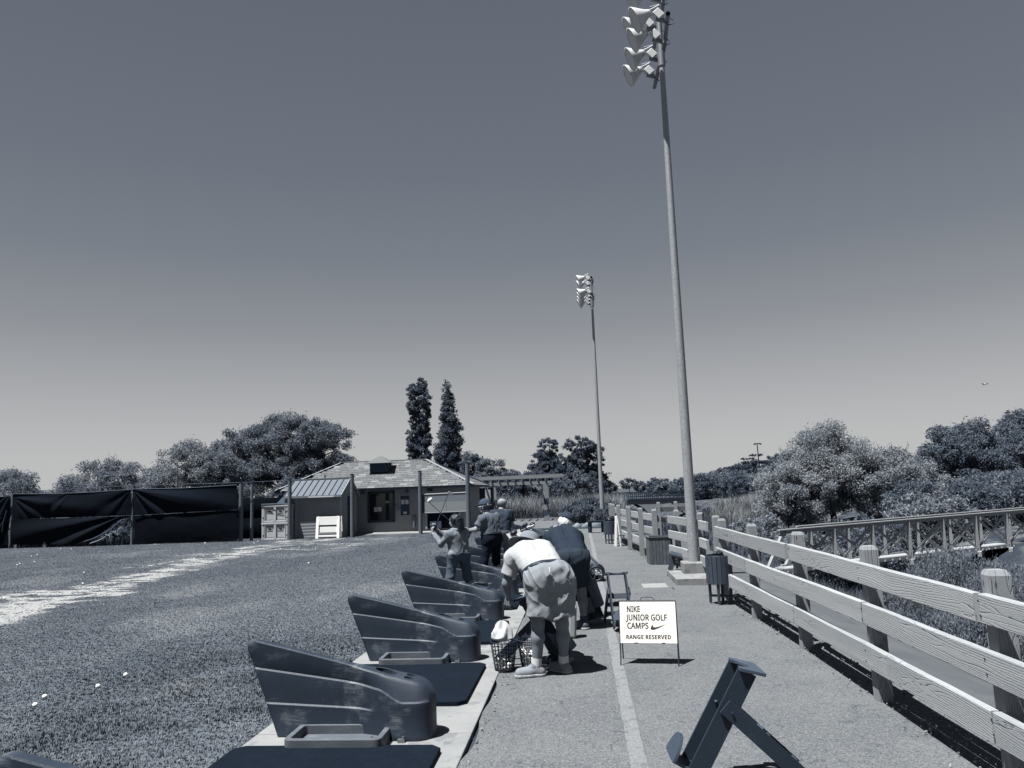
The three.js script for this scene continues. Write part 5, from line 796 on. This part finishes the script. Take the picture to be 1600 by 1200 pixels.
function person(label, o) {
  const c = o.origin, S = o.scale ?? 1, J = {}; for (const k in o.j) J[k] = v3.sub(o.j[k], c); // joints relative to the standing point
  const t = thing('person', label, 'person', c, 0), cell = o.cell ?? .013, r = S;
  const fw = v3.nrm([o.face[0], 0, o.face[1]]), rt = v3.nrm(v3.cross(fw, [0, 1, 0]));
  const up = v3.nrm(v3.sub(J.chest, J.pelvis)), sr = v3.nrm(v3.sub(J.shR, J.shL));
  const torso = (g) => [[v3.add(J.hipL, v3.mul(up, .02)), v3.add(J.hipR, v3.mul(up, .02)), .108 * r + g, .108 * r + g], [v3.add(J.pelvis, v3.mul(sr, -.06 * r)), v3.add(J.chest, v3.mul(sr, -.08 * r)), .115 * r + g, .118 * r + g], [v3.add(J.pelvis, v3.mul(sr, .06 * r)), v3.add(J.chest, v3.mul(sr, .08 * r)), .115 * r + g, .118 * r + g], [J.shL, J.shR, .068 * r + g, .068 * r + g], [v3.mix(J.chest, J.neck, .4), J.neck, .085 * r + g, .06 * r + g * .5]];
  const arm = (s, g) => [[J['sh' + s], J['el' + s], .055 * r + g, .043 * r + g], [J['el' + s], J['wr' + s], .042 * r + g, .029 * r + g]];
  const calf = s => { const d = v3.sub(J['an' + s], J['kn' + s]), m = v3.add(v3.mix(J['kn' + s], J['an' + s], .32), v3.mul(fw, -.014 * r)); return [[J['kn' + s], m, .056 * r, .058 * r], [m, J['an' + s], .058 * r, .038 * r]]; };
  const toe = s => v3.add(J['an' + s], [...[0, 1, 2]].map(q => (o.toe?.[s] ?? fw)[q] * .17 * r + (q === 1 ? -.045 * r : 0)));
  const heel = s => v3.add(J['an' + s], v3.add(v3.mul(o.toe?.[s] ?? fw, -.035 * r), [0, -.045 * r, 0]));
  const leg = s => [[J['hip' + s], J['kn' + s], .088 * r, .06 * r], ...calf(s), [J['an' + s], toe(s), .04 * r, .028 * r]];
  // head and hands get finer grids and join the body's surface
  const hd = J.head, hf = v3.nrm(o.look ?? [...fw]), hu0 = v3.nrm(v3.sub(hd, J.neck)), hr = v3.nrm(v3.cross(hf, hu0)), hu = v3.cross(hr, hf), H = (a, b, d) => v3.add(hd, v3.add(v3.mul(hr, a * r), v3.add(v3.mul(hu, b * r), v3.mul(hf, d * r))));
  const head = [[H(-.012, .03, -.02), H(.012, .03, -.02), .085 * r, .085 * r], [H(0, .03, .02), H(0, -.03, .035), .075 * r, .066 * r], [H(-.02, -.075, .05), H(.02, -.075, .05), .038 * r, .038 * r], [H(0, .005, .098), H(0, -.028, .112), .011 * r, .016 * r], [H(-.08, .0, -.005), H(-.082, -.03, -.005), .02 * r, .014 * r], [H(.08, .0, -.005), H(.082, -.03, -.005), .02 * r, .014 * r], [H(-.025, .028, .088), H(.025, .028, .088), .012 * r, .012 * r], [H(-.015, -.058, .092), H(.015, -.058, .092), .010 * r, .010 * r], [J.neck, H(0, -.05, -.01), .058 * r, .052 * r]];
  const hand = s => { // palm, four fingers, thumb
    const w = J['wr' + s], d = v3.nrm(o['hand' + s]?.[0] ?? v3.sub(w, J['el' + s])), n0 = o['hand' + s]?.[1] ?? fw, side = v3.nrm(v3.cross(d, n0)), n = v3.cross(side, d), curl = o.curl ?? .9, th = o['hand' + s]?.[2] ?? 1;
    const Q = (a, b, e) => v3.add(w, v3.add(v3.mul(d, a * r), v3.add(v3.mul(side, b * r), v3.mul(n, e * r)))); const out = [];
    for (const b of [-.026, 0, .026]) out.push([Q(.0, b * .6, 0), Q(.08, b, 0), .016 * r, .014 * r]);
    [[.034, .072], [.012, .08], [-.011, .076], [-.033, .06]].forEach(([b, L], q) => { let p = Q(.082, b * th, 0), a = 0; for (let m = 0; m < 3; m++) { a += curl * (m ? 1 : .7); const l = L * [.45, .32, .26][m], e = v3.add(p, v3.add(v3.mul(d, Math.cos(a) * l * r), v3.mul(n, Math.sin(a) * l * r))); out.push([p, e, (.0095 - m * .0006) * r, (.0088 - m * .0006) * r]); p = e; } });
    let p = Q(.02, .026 * th, .006); for (const [dd, ss, nn, l] of [[.6, .75 * th, .3, .042], [.75, .3 * th, .6, .033], [.7, -.1 * th, .7, .026]]) { const q = v3.nrm([dd, ss, nn]), e = v3.add(p, v3.add(v3.mul(d, q[0] * l * r), v3.add(v3.mul(side, q[1] * l * r), v3.mul(n, q[2] * l * r)))); out.push([p, e, .0115 * r, .0095 * r]); p = e; }
    return out;
  };
  const body = [...torso(0), ...arm('L', 0), ...arm('R', 0), ...leg('L'), ...leg('R'), [J.neck, H(0, -.05, -.01), .058 * r, .052 * r]];
  const gs = [netMesh(bonesDist(body, .035 * r), ...bounds(body, .03), cell), netMesh(bonesDist(head, .02 * r), ...bounds(head, .012), .0055)];
  for (const s of ['L', 'R']) { const h = hand(s); gs.push(netMesh(bonesDist(h, .006 * r), ...bounds(h, .008), .0042)); }
  part('body', merge(gs), o.skin ?? skinM, t);
  if (o.eyes) for (const q of [-1, 1]) part('eye', new THREE.SphereGeometry(.0105 * r, 10, 8).translate(...H(q * .03, .01, .082)), mat(.02, .2), t);
  // shirt with sleeves cut square
  const sf = o.sleeve ?? .62, cuffs = ['L', 'R'].map(s => { const a = J['sh' + s], b = sf <= 1 ? J['el' + s] : J['wr' + s], a2 = sf <= 1 ? a : J['el' + s], f = sf <= 1 ? sf : sf - 1; const p = v3.mix(a2, b, f), n = v3.nrm(v3.sub(b, a2)); return [p, n, a2]; });
  const slv = (s, i) => sf <= 1 ? [[J['sh' + s], v3.mix(J['sh' + s], J['el' + s], Math.min(1, sf + .1)), .07 * r, (o.loose ?? .072) * r]] : [[J['sh' + s], J['el' + s], .068 * r, .06 * r], [J['el' + s], v3.mix(J['el' + s], J['wr' + s], sf - 1), .058 * r, .046 * r]];
  const tu = up; const wu = v3.nrm(v3.mix(up, [0, 1, 0], o.upright ?? .3)), wa = v3.add(J.pelvis, v3.mul(wu, (o.tail ?? .07) * r));
  const sTor = bonesDist(torso(.022 * r).slice(1), .05 * r), sArm = ['L', 'R'].map((s, i) => bonesDist(slv(s, i), .02 * r)), belly = o.belly ? bonesDist([[v3.add(wa, v3.add(v3.mul(fw, .06), v3.mul(up, .06))), v3.add(v3.mix(J.pelvis, J.chest, .6), v3.mul(fw, .05)), o.belly, o.belly * .8]], .01) : null;
  const sm = (a, b, k) => { const h = Math.max(0, k - Math.abs(a - b)); return Math.min(a, b) - h * h * .25 / k; };
  const neckP = v3.mix(J.chest, J.neck, .93), neckN = v3.nrm(v3.sub(J.neck, J.chest));
  const shirtF = (x, y, z) => {
    let d = sTor(x, y, z); if (belly) d = sm(d, belly(x, y, z), .06); d = Math.max(d, -((x - wa[0]) * wu[0] + (y - wa[1]) * wu[1] + (z - wa[2]) * wu[2]));
    d = Math.max(d, (x - neckP[0]) * neckN[0] + (y - neckP[1]) * neckN[1] + (z - neckP[2]) * neckN[2]);
    for (let i = 0; i < 2; i++) { const [p, n] = cuffs[i]; const a = Math.max(sArm[i](x, y, z), (x - p[0]) * n[0] + (y - p[1]) * n[1] + (z - p[2]) * n[2]); d = sm(d, a, .035); }
    return d + wr(x, y, z, o.seed ?? 5, o.crease ?? .012);
  };
  const sb = [...torso(.03), ...slv('L'), ...slv('R'), ...(o.belly ? [[wa, J.chest, o.belly + .1, .15]] : [])];
  part(o.shirtName ?? 'shirt', netMesh(shirtF, ...bounds(sb, .03), cell * .85), o.shirt, t);
  if (o.collar !== false) part('collar', basisGeo(new THREE.TorusGeometry(.066 * r, .017 * r, 8, 24).rotateX(Math.PI / 2).scale(1, 1.5, 1.05), { hr: v3.nrm(v3.cross(v3.nrm(v3.cross(neckN, rt)), neckN)), hu: neckN, hf: v3.nrm(v3.cross(neckN, v3.nrm(v3.cross(v3.nrm(v3.cross(neckN, rt)), neckN)))) }, v3.add(neckP, v3.mul(neckN, -.008))), o.shirt, t);
  // trousers or shorts
  const lf = o.legs ?? 1, pant = s => lf < 1 ? [[v3.add(J['hip' + s], v3.mul(fw, -(o.sag ?? 0))), v3.add(v3.mix(J['hip' + s], J['kn' + s], lf), v3.mul(fw, -(o.sag ?? 0))), .112 * r, (o.hem ?? .105) * r]] : [[J['hip' + s], J['kn' + s], .104 * r, .078 * r], [J['kn' + s], v3.mix(J['kn' + s], J['an' + s], lf - 1), .078 * r, (o.hem ?? .07) * r]];
  const pT = bonesDist([...torso(.026 * r).slice(0, 3), ...(o.seat ? [[v3.add(v3.mix(J.pelvis, J.hipL, .55), v3.mul(fw, -.045)), v3.add(v3.mix(J.pelvis, J.hipR, .55), v3.mul(fw, -.045)), o.seat, o.seat]] : [])], .05 * r), pL = ['L', 'R'].map(s => bonesDist(pant(s), .03)), hem = ['L', 'R'].map(s => { const a = lf < 1 ? J['hip' + s] : J['kn' + s], b = lf < 1 ? J['kn' + s] : J['an' + s]; return [v3.mix(a, b, (lf < 1 ? lf : lf - 1) - .02), v3.nrm(v3.sub(b, a))]; }), pw = v3.add(wa, v3.mul(wu, .015 * r));
  const pantF = (x, y, z) => { let d = pT(x, y, z); for (let i = 0; i < 2; i++) { const [p, n] = hem[i]; d = sm(d, Math.max(pL[i](x, y, z), (x - p[0]) * n[0] + (y - p[1]) * n[1] + (z - p[2]) * n[2]), o.blend ?? .06); } d = Math.max(d, (x - pw[0]) * wu[0] + (y - pw[1]) * wu[1] + (z - pw[2]) * wu[2]); return d + wr(x, y, z, (o.seed ?? 5) + 9, o.crease2 ?? .013); };
  part(o.pantName ?? (lf < 1 ? 'shorts' : 'trousers'), netMesh(pantF, ...bounds([...torso(.03).slice(0, 3), ...pant('L'), ...pant('R'), ...(o.seat ? [[J.pelvis, J.pelvis, .2, .2]] : [])], .03), cell * .85), o.pants, t);
  if (o.belt) { const bF = (x, y, z) => { const h = (x - pw[0]) * wu[0] + (y - pw[1]) * wu[1] + (z - pw[2]) * wu[2]; let d = pT(x, y, z); if (belly) d = sm(d, belly(x, y, z), .06); return Math.max(d - .014, Math.abs(h + .004) - .019); }; part('belt', netMesh(bF, ...bounds(torso(.03).slice(0, 3), .04), .009), o.belt, t); }
  for (const s of ['L', 'R']) { // socks and shoes
    if (o.sock) part('sock', rod(v3.mix(J['an' + s], J['kn' + s], -.08), v3.mix(J['an' + s], J['kn' + s], .2), .047 * r, .05 * r, 14), o.sock, t);
    const sh = [[heel(s), toe(s), .045 * r, .038 * r], [v3.add(J['an' + s], [0, -.01, 0]), heel(s), .045 * r, .047 * r], [v3.mix(heel(s), toe(s), .55), v3.add(toe(s), [0, -.008, 0]), .05 * r, .042 * r]], sF = bonesDist(sh, .03), by = -c[1] + (o.floor ?? .004);
    part('shoe', netMesh((x, y, z) => Math.max(sF(x, y, z), by + .02 - y), ...bounds(sh, .02), .008), o.shoe, t); part('sole', netMesh((x, y, z) => Math.max(sF(x, Math.max(y, by + .03), z) - .006, by - y, y - by - .024), ...bounds(sh, .03), .008), o.sole ?? mat(.3, .7), t);
  }
  return { t, H, r, J, hf, hu, hr };
}
function basisGeo(g, p, o) { const m = new THREE.Matrix4().makeBasis(V(...p.hr), V(...p.hu), V(...p.hf).negate()); m.setPosition(V(...o)); return g.applyMatrix4(m); }
const hairShell = (p, f, m, name = 'hair', cell = .007) => { const R = p.r, q = p.H(0, .02, -.01), F = (x, y, z) => { const d = [x - q[0], y - q[1], z - q[2]], a = v3.dot(d, p.hr) / R, b = v3.dot(d, p.hu) / R, c = v3.dot(d, p.hf) / R; return f(a, b, c) * R + .010 * (fbm(a * 60, b * 22 + c * 30, 71, 2) - .5); }; part(name, netMesh(F, v3.add(q, [-.24 * R, -.4 * R, -.24 * R]), v3.add(q, [.24 * R, .2 * R, .24 * R]), cell), m, p.t); };
function cap(p, m, peak = 1, m2 = m) { const R = p.r; const d = new THREE.SphereGeometry(.112 * R, 28, 14, 0, 6.284, 0, 1.5).scale(.92, .95, 1.05); const b = new THREE.TorusGeometry(.105 * R, .01 * R, 6, 28).rotateX(Math.PI / 2).scale(.94, 1.4, 1.06); part('cap', basisGeo(merge([d, b]), p, p.H(0, .055, -.008)), m, p.t); const s = new THREE.CylinderGeometry(.085 * R, .085 * R, .006, 24, 1, false, Math.PI / 2, Math.PI).scale(1, 1, 1); const g = new THREE.CylinderGeometry(.082 * R, .082 * R, .007, 24).scale(1.0, 1, 1.05).translate(0, 0, -.105 * R); part('peak', basisGeo(g.rotateX(-.12), p, p.H(0, .062, .0)), m2, p.t); }

// man in the white shirt, bent double over a bag stand
{
  const p = person('man in a white polo shirt, pale shorts and wide hat bending over a bag stand', {
    origin: [-.375, 0, -7.45], face: [-.45, -.89], floor: .004, cell: .012, seed: 3, belly: .1, seat: .085, sag: .035, crease: .012, crease2: .024, blend: .13, upright: .45,
    j: { pelvis: [-.340, .90, -7.42], chest: [-.500, 1.075, -7.74], neck: [-.555, 1.07, -7.93], head: [-.575, 1.115, -8.06], shL: [-.690, 1.05, -7.70], shR: [-.355, 1.06, -7.87], elL: [-.765, .80, -7.72], wrL: [-.755, .67, -7.74], elR: [-.515, .81, -7.98], wrR: [-.585, .66, -7.92], hipL: [-.425, .85, -7.42], hipR: [-.240, .85, -7.46], knL: [-.455, .46, -7.40], knR: [-.230, .45, -7.47], anL: [-.480, .085, -7.38], anR: [-.230, .085, -7.50] },
    look: [-.42, -.35, -.84], handL: [[-.15, -.95, -.1], [.5, 0, -.8], 1], handR: [[-.3, -.9, .1], [-.4, 0, .7], -1], toe: { L: [-.88, 0, .25], R: [-.6, 0, -.5] }, skin: skinTan,
    sleeve: .66, loose: .082, shirt: mat(.36, .9), legs: .82, hem: .118, pants: mat(.21, .9), belt: mat(.02, .5), sock: mat(.5, .9), shoe: mat(.2, .7), sole: mat(.32, .7)
  });
  const R = p.r, pr = [[.0, .125], [.06, .122], [.095, .1], [.108, .05], [.112, .0], [.15, -.012], [.205, -.03], [.207, -.024], [.15, -.002], [.116, .012]].map(q => new THREE.Vector2(...q));
  part('hat', basisGeo(new THREE.LatheGeometry(pr, 40).scale(1, 1, 1.05), p, p.H(0, .04, -.01)), mat(.17, .9, two), p.t);
  for (const s of [[-.59, .06, -7.39], [-.62, .06, -7.38], [-.65, .055, -7.375]]) part('shoe_stripe', box(.012, .03, .1, s[0] + .42, s[1] + .006, s[2] + 7.45, [0, -.2, .5]), mat(.03, .6), p.t);
  part('belt_loop', box(.012, .05, .012, -.385 + .42 + .02, .965, -7.42 + 7.45 + .145, [-.6, 0, 0]), mat(.4, .9), p.t);
}
// man in dark shirt with white hair, bent beyond him
{
  const p = person('white-haired man in dark cap, dark shirt and shorts bending over his golf bag', {
    origin: [-.14, 0, -9.7], face: [-.35, -.94], floor: .004, cell: .013, seed: 8, seat: .09, sag: .03, blend: .12, upright: .45, belly: .09,
    j: { pelvis: [-.15, .87, -9.68], chest: [-.235, 1.09, -9.98], neck: [-.235, 1.19, -10.14], head: [-.225, 1.25, -10.27], shL: [-.42, 1.08, -9.96], shR: [-.075, 1.08, -10.06], elL: [-.56, .95, -10.12], wrL: [-.66, .99, -10.33], elR: [.01, .84, -10.0], wrR: [-.07, .66, -10.14], hipL: [-.24, .84, -9.67], hipR: [-.065, .84, -9.71], knL: [-.24, .45, -9.68], knR: [-.045, .44, -9.76], anL: [-.25, .085, -9.64], anR: [-.03, .085, -9.74] },
    look: [-.3, -.25, -.92], toe: { L: [-.5, 0, -.8], R: [-.3, 0, -.95] }, skin: skinTan, sleeve: .7, shirt: mat(.022, .85), legs: .8, hem: .105, pants: mat(.03, .85), sock: mat(.05, .9), shoe: mat(.03, .6), tail: .03
  });
  hairShell(p, (a, b, c) => Math.max(Math.hypot(a / .98, b / 1.02, c * .95) - .102, b - .045, c - .02, -.1 - b), mat(.55, .95));
  cap(p, mat(.03, .8));
}
// junior golfer swinging
{
  const p = person('junior golfer with long dark hair in a pale hooded top, arms raised with a club', {
    origin: [-1.86, .012, -11.7], face: [-.8, -.6], floor: .038, scale: .86, cell: .013, seed: 13, crease: .012,
    j: { pelvis: [-1.865, .80, -11.7], chest: [-1.885, 1.03, -11.72], neck: [-1.905, 1.155, -11.72], head: [-1.915, 1.275, -11.72], shL: [-1.985, 1.09, -11.6], shR: [-1.80, 1.10, -11.84], elL: [-2.12, .94, -11.62], wrL: [-2.27, 1.10, -11.76], elR: [-2.06, .99, -11.98], wrR: [-2.25, 1.15, -11.84], hipL: [-1.93, .77, -11.63], hipR: [-1.81, .77, -11.77], knL: [-1.995, .45, -11.60], knR: [-1.745, .44, -11.74], anL: [-2.01, .11, -11.58], anR: [-1.62, .11, -11.70] },
    look: [-.93, -.1, -.35], handL: [[-.1, .95, -.1], [.7, 0, -.6], 1], handR: [[.05, .95, .1], [-.3, 0, .9], -1], curl: 1.15, eyes: true, skin: mat(.2, .6),
    sleeve: 1.86, shirtName: 'hooded_top', shirt: mat(.16, .9), tail: -.02, legs: 1.9, hem: .062, pants: mat(.075, .9), shoe: mat(.4, .7), sole: mat(.4, .7)
  });
  hairShell(p, (a, b, c) => { const skull = Math.max(Math.hypot(a, b, c) - .105, c - .055 + b * -.4), fall = Math.max(Math.hypot(a / 1.15, (c + .075) / .8) - .085, b - .02, -.2 - b); return Math.min(skull, fall); }, mat(.012, .6));
  part('hood', basisGeo(new THREE.TorusGeometry(.075, .03, 8, 20).rotateX(Math.PI / 2).scale(1.1, .9, 1.1), { hr: [1, 0, 0], hu: [0, 1, 0], hf: [0, 0, -1] }, v3.add(p.J.neck, [.02, -.01, .0])), mat(.17, .9), p.t);
}
// golfer with cap, black trousers
{
  const p = person('golfer in a cap, grey polo shirt and black trousers looking down the range', {
    origin: [-1.68, .012, -14.3], face: [-.85, -.5], floor: .038, cell: .015, seed: 17,
    j: { pelvis: [-1.655, .85, -14.25], chest: [-1.70, 1.13, -14.3], neck: [-1.75, 1.29, -14.32], head: [-1.785, 1.415, -14.34], shL: [-1.80, 1.21, -14.13], shR: [-1.60, 1.23, -14.46], elL: [-1.93, 1.02, -14.08], wrL: [-2.05, 1.0, -14.30], elR: [-1.84, 1.0, -14.50], wrR: [-2.03, 1.02, -14.38], hipL: [-1.70, .82, -14.17], hipR: [-1.60, .82, -14.34], knL: [-1.80, .46, -14.12], knR: [-1.60, .45, -14.36], anL: [-1.82, .115, -14.05], anR: [-1.56, .115, -14.40] },
    look: [-.93, -.12, -.3], handL: [[-.9, -.1, -.3], [.2, -.9, -.3], 1], handR: [[-.9, -.15, .3], [.1, -.8, .5], -1], curl: 1.1, eyes: true, sleeve: .7, loose: .078, shirt: mat(.105, .9), legs: 1.93, pants: mat(.008, .9), shoe: mat(.02, .7), belt: mat(.03, .6)
  });
  hairShell(p, (a, b, c) => Math.max(Math.hypot(a, b, c) - .1, b - .04, c - .03, -.075 - b), mat(.08, .95)); cap(p, mat(.05, .8));
  part('sunglasses', basisGeo(merge([box(.15, .012, .012, 0, 0, -.088), box(.012, .012, .13, .082, 0, -.02), box(.012, .012, .13, -.082, 0, -.02), box(.15, .03, .012, 0, .02, .105)]), p, p.H(0, .015, 0)), mat(.5, .5), p.t);
}
// man in dark polo beyond
{
  const p = person('man in a dark polo shirt and pale trousers seen from behind past the capped golfer', {
    origin: [-1.72, .012, -16.8], face: [-.15, -.99], floor: .038, cell: .016, seed: 23, belly: .1,
    j: { pelvis: [-1.74, .83, -16.75], chest: [-1.735, 1.13, -16.82], neck: [-1.73, 1.29, -16.88], head: [-1.725, 1.42, -16.92], shL: [-1.915, 1.22, -16.82], shR: [-1.555, 1.23, -16.87], elL: [-1.96, .98, -16.95], wrL: [-1.83, .86, -17.13], elR: [-1.52, .98, -16.98], wrR: [-1.76, .84, -17.15], hipL: [-1.82, .82, -16.75], hipR: [-1.645, .82, -16.77], knL: [-1.85, .46, -16.8], knR: [-1.62, .46, -16.82], anL: [-1.87, .115, -16.75], anR: [-1.6, .115, -16.78] },
    curl: 1.1, sleeve: .72, loose: .08, shirt: mat(.032, .85), legs: 1.93, pants: mat(.12, .9), shoe: mat(.05, .7), tail: .0, crease: .018
  });
  hairShell(p, (a, b, c) => Math.max(Math.hypot(a, b, c) - .1, c - .045, -.085 - b + c * .3), mat(.16, .95));
}
// ---------------------------------------------------------------- clubs and bags
const shaftM = mat(.3, .3, { metalness: .8 }), gripM = mat(.012, .8), headM = mat(.35, .3, { metalness: .7 });
function club(a, b, label, kind = 'iron', m = shaftM) { // a: grip end, b: head end
  const c = thing('golf_club', label, 'golf club', a, 0, 'golf clubs'), d = v3.sub(b, a), u = v3.nrm(d), L = v3.len(d);
  part('shaft', rod([0, 0, 0], d, .006, .0048, 8), m, c); part('grip', rod([0, 0, 0], v3.mul(u, Math.min(.27, L * .35)), .0125, .0095, 10), gripM, c);
  const side = v3.nrm(v3.cross(u, [.1, .2, 1])), h = kind === 'wood' ? new THREE.SphereGeometry(.045, 16, 12).scale(1.1, .7, 1) : rbox(.085, .05, .02, .006); h.applyMatrix4(new THREE.Matrix4().makeBasis(V(...side), V(...u), V(...v3.cross(side, u)))); part('head', h.translate(...v3.add(d, v3.mul(side, .03))), kind === 'wood' ? mat(.55, .4) : headM, c); return c;
}
club([-2.285, 1.06, -11.77], [-2.01, 1.70, -11.74], 'club held upright in the raised hands of the junior golfer', 'iron', mat(.05, .4));
club([-1.95, 1.19, -11.93], [-2.345, 1.575, -11.86], 'white-headed club slanting behind the junior golfer\'s face', 'wood', mat(.05, .4));
club([-2.02, 1.03, -14.34], [-2.52, .07, -14.62], 'club held by the golfer in black trousers');
for (let k = 0; k < 5; k++) club([-.47 + k * .016, .50 - k * .012, -7.60 - k * .02], [-.215 + k * .014, .045, -7.73 - k * .035], 'iron leaning with others against the bag stand by the bending man\'s shins', 'iron', mat(.06, .4));
function bag(pos, label, o) { // bag along local +y, then laid over
  const b = thing('golf_bag', label, 'golf bag', pos, o.turn ?? 0, 'golf bags'), inner = (g) => g.rotateZ(o.tilt ?? 0).rotateX(o.pitch ?? 0), m = o.m, h = o.h ?? .78, r = o.r ?? .115;
  const g = new THREE.CylinderGeometry(r * 1.05, r * .95, h, 28, 16, true), p = g.attributes.position; for (let i = 0; i < p.count; i++) { const a = Math.atan2(p.getZ(i), p.getX(i)), y = p.getY(i), f = 1 + .06 * (fbm(a * 2 + 9, y * 7, 91, 2) - .5) - .08 * Math.exp(-((y / .12) ** 2)); p.setX(i, p.getX(i) * f); p.setZ(i, p.getZ(i) * f * .85); } g.translate(0, h / 2, 0); g.computeVertexNormals();
  part('barrel', inner(g), m, b); part('base', inner(new THREE.CylinderGeometry(r * .98, r, .06, 28).scale(1, 1, .85).translate(0, .02, 0)), blackPl, b); part('collar', inner(new THREE.TorusGeometry(r * 1.05, .017, 8, 28).rotateX(Math.PI / 2).scale(1, 1, .85).translate(0, h, 0)), blackPl, b);
  part('side_pocket', inner(rbox(.1, h * .52, .17, .035, r * .95, h * .42, 0)), o.m2 ?? m, b); part('ball_pocket', inner(rbox(.17, h * .3, .09, .03, 0, h * .25, r * .85)), o.m2 ?? m, b); part('front_pocket', inner(rbox(.08, h * .36, .15, .03, -r * .9, h * .56, 0)), m, b);
  part('strap', inner(tube([[0, h * .9, r * .8], [-.06, h * .75, r * 1.9], [-.05, h * .5, r * 1.9], [0, h * .35, r * .9]], .016, 18, 6)), blackPl, b);
  const R = rng(o.seed ?? 4); for (let k = 0; k < (o.clubs ?? 8); k++) { const a = k / (o.clubs ?? 8) * 6.28, x = Math.cos(a) * r * .6, z = Math.sin(a) * r * .5, t = h + .12 + R() * .18; const s = part('club_shaft', inner(rod([x, h * .6, z], [x * 1.4, t, z * 1.4], .006)), shaftM, b); part('club_head', inner(k % 3 ? rbox(.075, .045, .022, .008, x * 1.4 + .03, t, z * 1.4) : new THREE.SphereGeometry(.045, 12, 10).scale(1.2, .8, 1).translate(x * 1.4 + .02, t + .02, z * 1.4)), k % 3 ? headM : o.cover ?? blackPl, s); }
  return b;
}
bag([.28, .10, -14.75], 'grey carry bag leaning on a pull cart beyond the bending men', { tilt: .80, turn: .1, m: mat(.07, .7), m2: mat(.11, .7), h: .74, r: .105, clubs: 7, cover: mat(.45, .6), seed: 6 });
{ const c = thing('pull_cart', 'folding pull cart with pale tubes and a wheel under the grey carry bag', 'cart', [.3, 0, -14.65]), al = mat(.42, .4, { metalness: .4 }); part('frame_tube', rod([.03, .14, .0], [-.42, .66, .02], .014), al, c); part('frame_tube', rod([.05, .1, -.12], [-.30, .58, -.1], .012), al, c); part('handle', tube([[-.42, .66, .02], [-.47, .71, .02], [-.44, .76, .02], [-.39, .72, .02]], .018, 14, 7), al, c); part('lower_bracket', rbox(.22, .05, .16, .015, -.02, .12, .03, [0, 0, -.7]), mat(.35, .6), c); part('axle_arm', beam([-.12, .28, .03], [-.4, .26, .08], .04, .03), mat(.06, .6), c);
  for (const [x, z] of [[-.08, .17], [-.06, -.2]]) { const w = part('wheel', new THREE.TorusGeometry(.125, .022, 10, 32).translate(x, .147, z), blackPl, c); part('hub', new THREE.CylinderGeometry(.025, .025, .04, 12).rotateX(Math.PI / 2).translate(x, .147, z), al, w); part('spokes', [0, 1, 2].map(k => box(.23, .014, .012, 0, 0, 0, [0, 0, k * 1.047]).translate(x, .147, z)), mat(.08, .6), w); } }
bag([.10, .08, -10.05], 'dark golf bag with a pale panel leaning beside the legs of the dark-shirted man', { tilt: .32, turn: -.4, m: mat(.02, .7), m2: mat(.12, .7), h: .66, r: .125, clubs: 5, seed: 9 });
bag([-.58, .12, -10.75], 'black golf bag under the hands of the white-haired man', { tilt: .35, turn: .3, pitch: .1, m: mat(.012, .7), h: .8, r: .12, clubs: 9, seed: 12 });
bag([-.58, .12, -13.75], 'black golf bag resting in a stand beyond the white-haired man', { tilt: .42, turn: .3, m: mat(.014, .7), h: .8, r: .12, clubs: 8, seed: 14 });
{ // pale towels hung on bags, white panel beside the man's leg, flat grille at his feet
  const drape = (w, h, s) => { const g = new THREE.BoxGeometry(w, h, .012, 14, 18, 1), p = g.attributes.position; for (let i = 0; i < p.count; i++) { const x = p.getX(i), y = p.getY(i); p.setZ(i, p.getZ(i) + .02 * Math.sin(x * 60 + s + y * 8) + .02 * (fbm(x * 20 + s, y * 9, 95, 2) - .5)); p.setX(i, x * (1 + .5 * (y / h - .2))); } g.computeVertexNormals(); return g; };
  const a = solo('hand_towel', drape(.2, .3, 1), mat(.5, .95), 'white towel draped over the black bag by the white-haired man', 'towel'); a.position.set(-.88, 1.02, -10.45); a.rotation.set(-.5, .5, .5);
  const c = solo('cooler_bag', rbox(.09, .36, .18, .03), mat(.26, .9), 'white upright bag standing between the two bending men', 'bag'); c.position.set(-.16, .185, -9.2); c.rotation.z = -.06;
  const g = thing('drain_grate', 'small dark grated frame lying on the asphalt at the bending man\'s feet', 'grate', [-.42, .006, -7.62], .2); for (let k = 0; k < 7; k++) part('bar', box(.2, .02, .008, 0, .012, -.075 + k * .025), darkSteel, g); for (const s of [-1, 1]) part('edge', box(.012, .024, .18, s * .1, .012, 0), mat(.3, .7), g);
  const w = thing('wheel_brush', 'small black wheeled foot of the bag stand beside the basket', 'wheel', [-.36, 0, -7.75]); part('tyre', new THREE.TorusGeometry(.04, .016, 8, 20).translate(0, .058, 0), blackPl, w); part('hub', new THREE.CylinderGeometry(.02, .02, .03, 10).rotateX(Math.PI / 2).translate(0, .058, 0), darkSteel, w);
}
renderer.render(scene, camera);
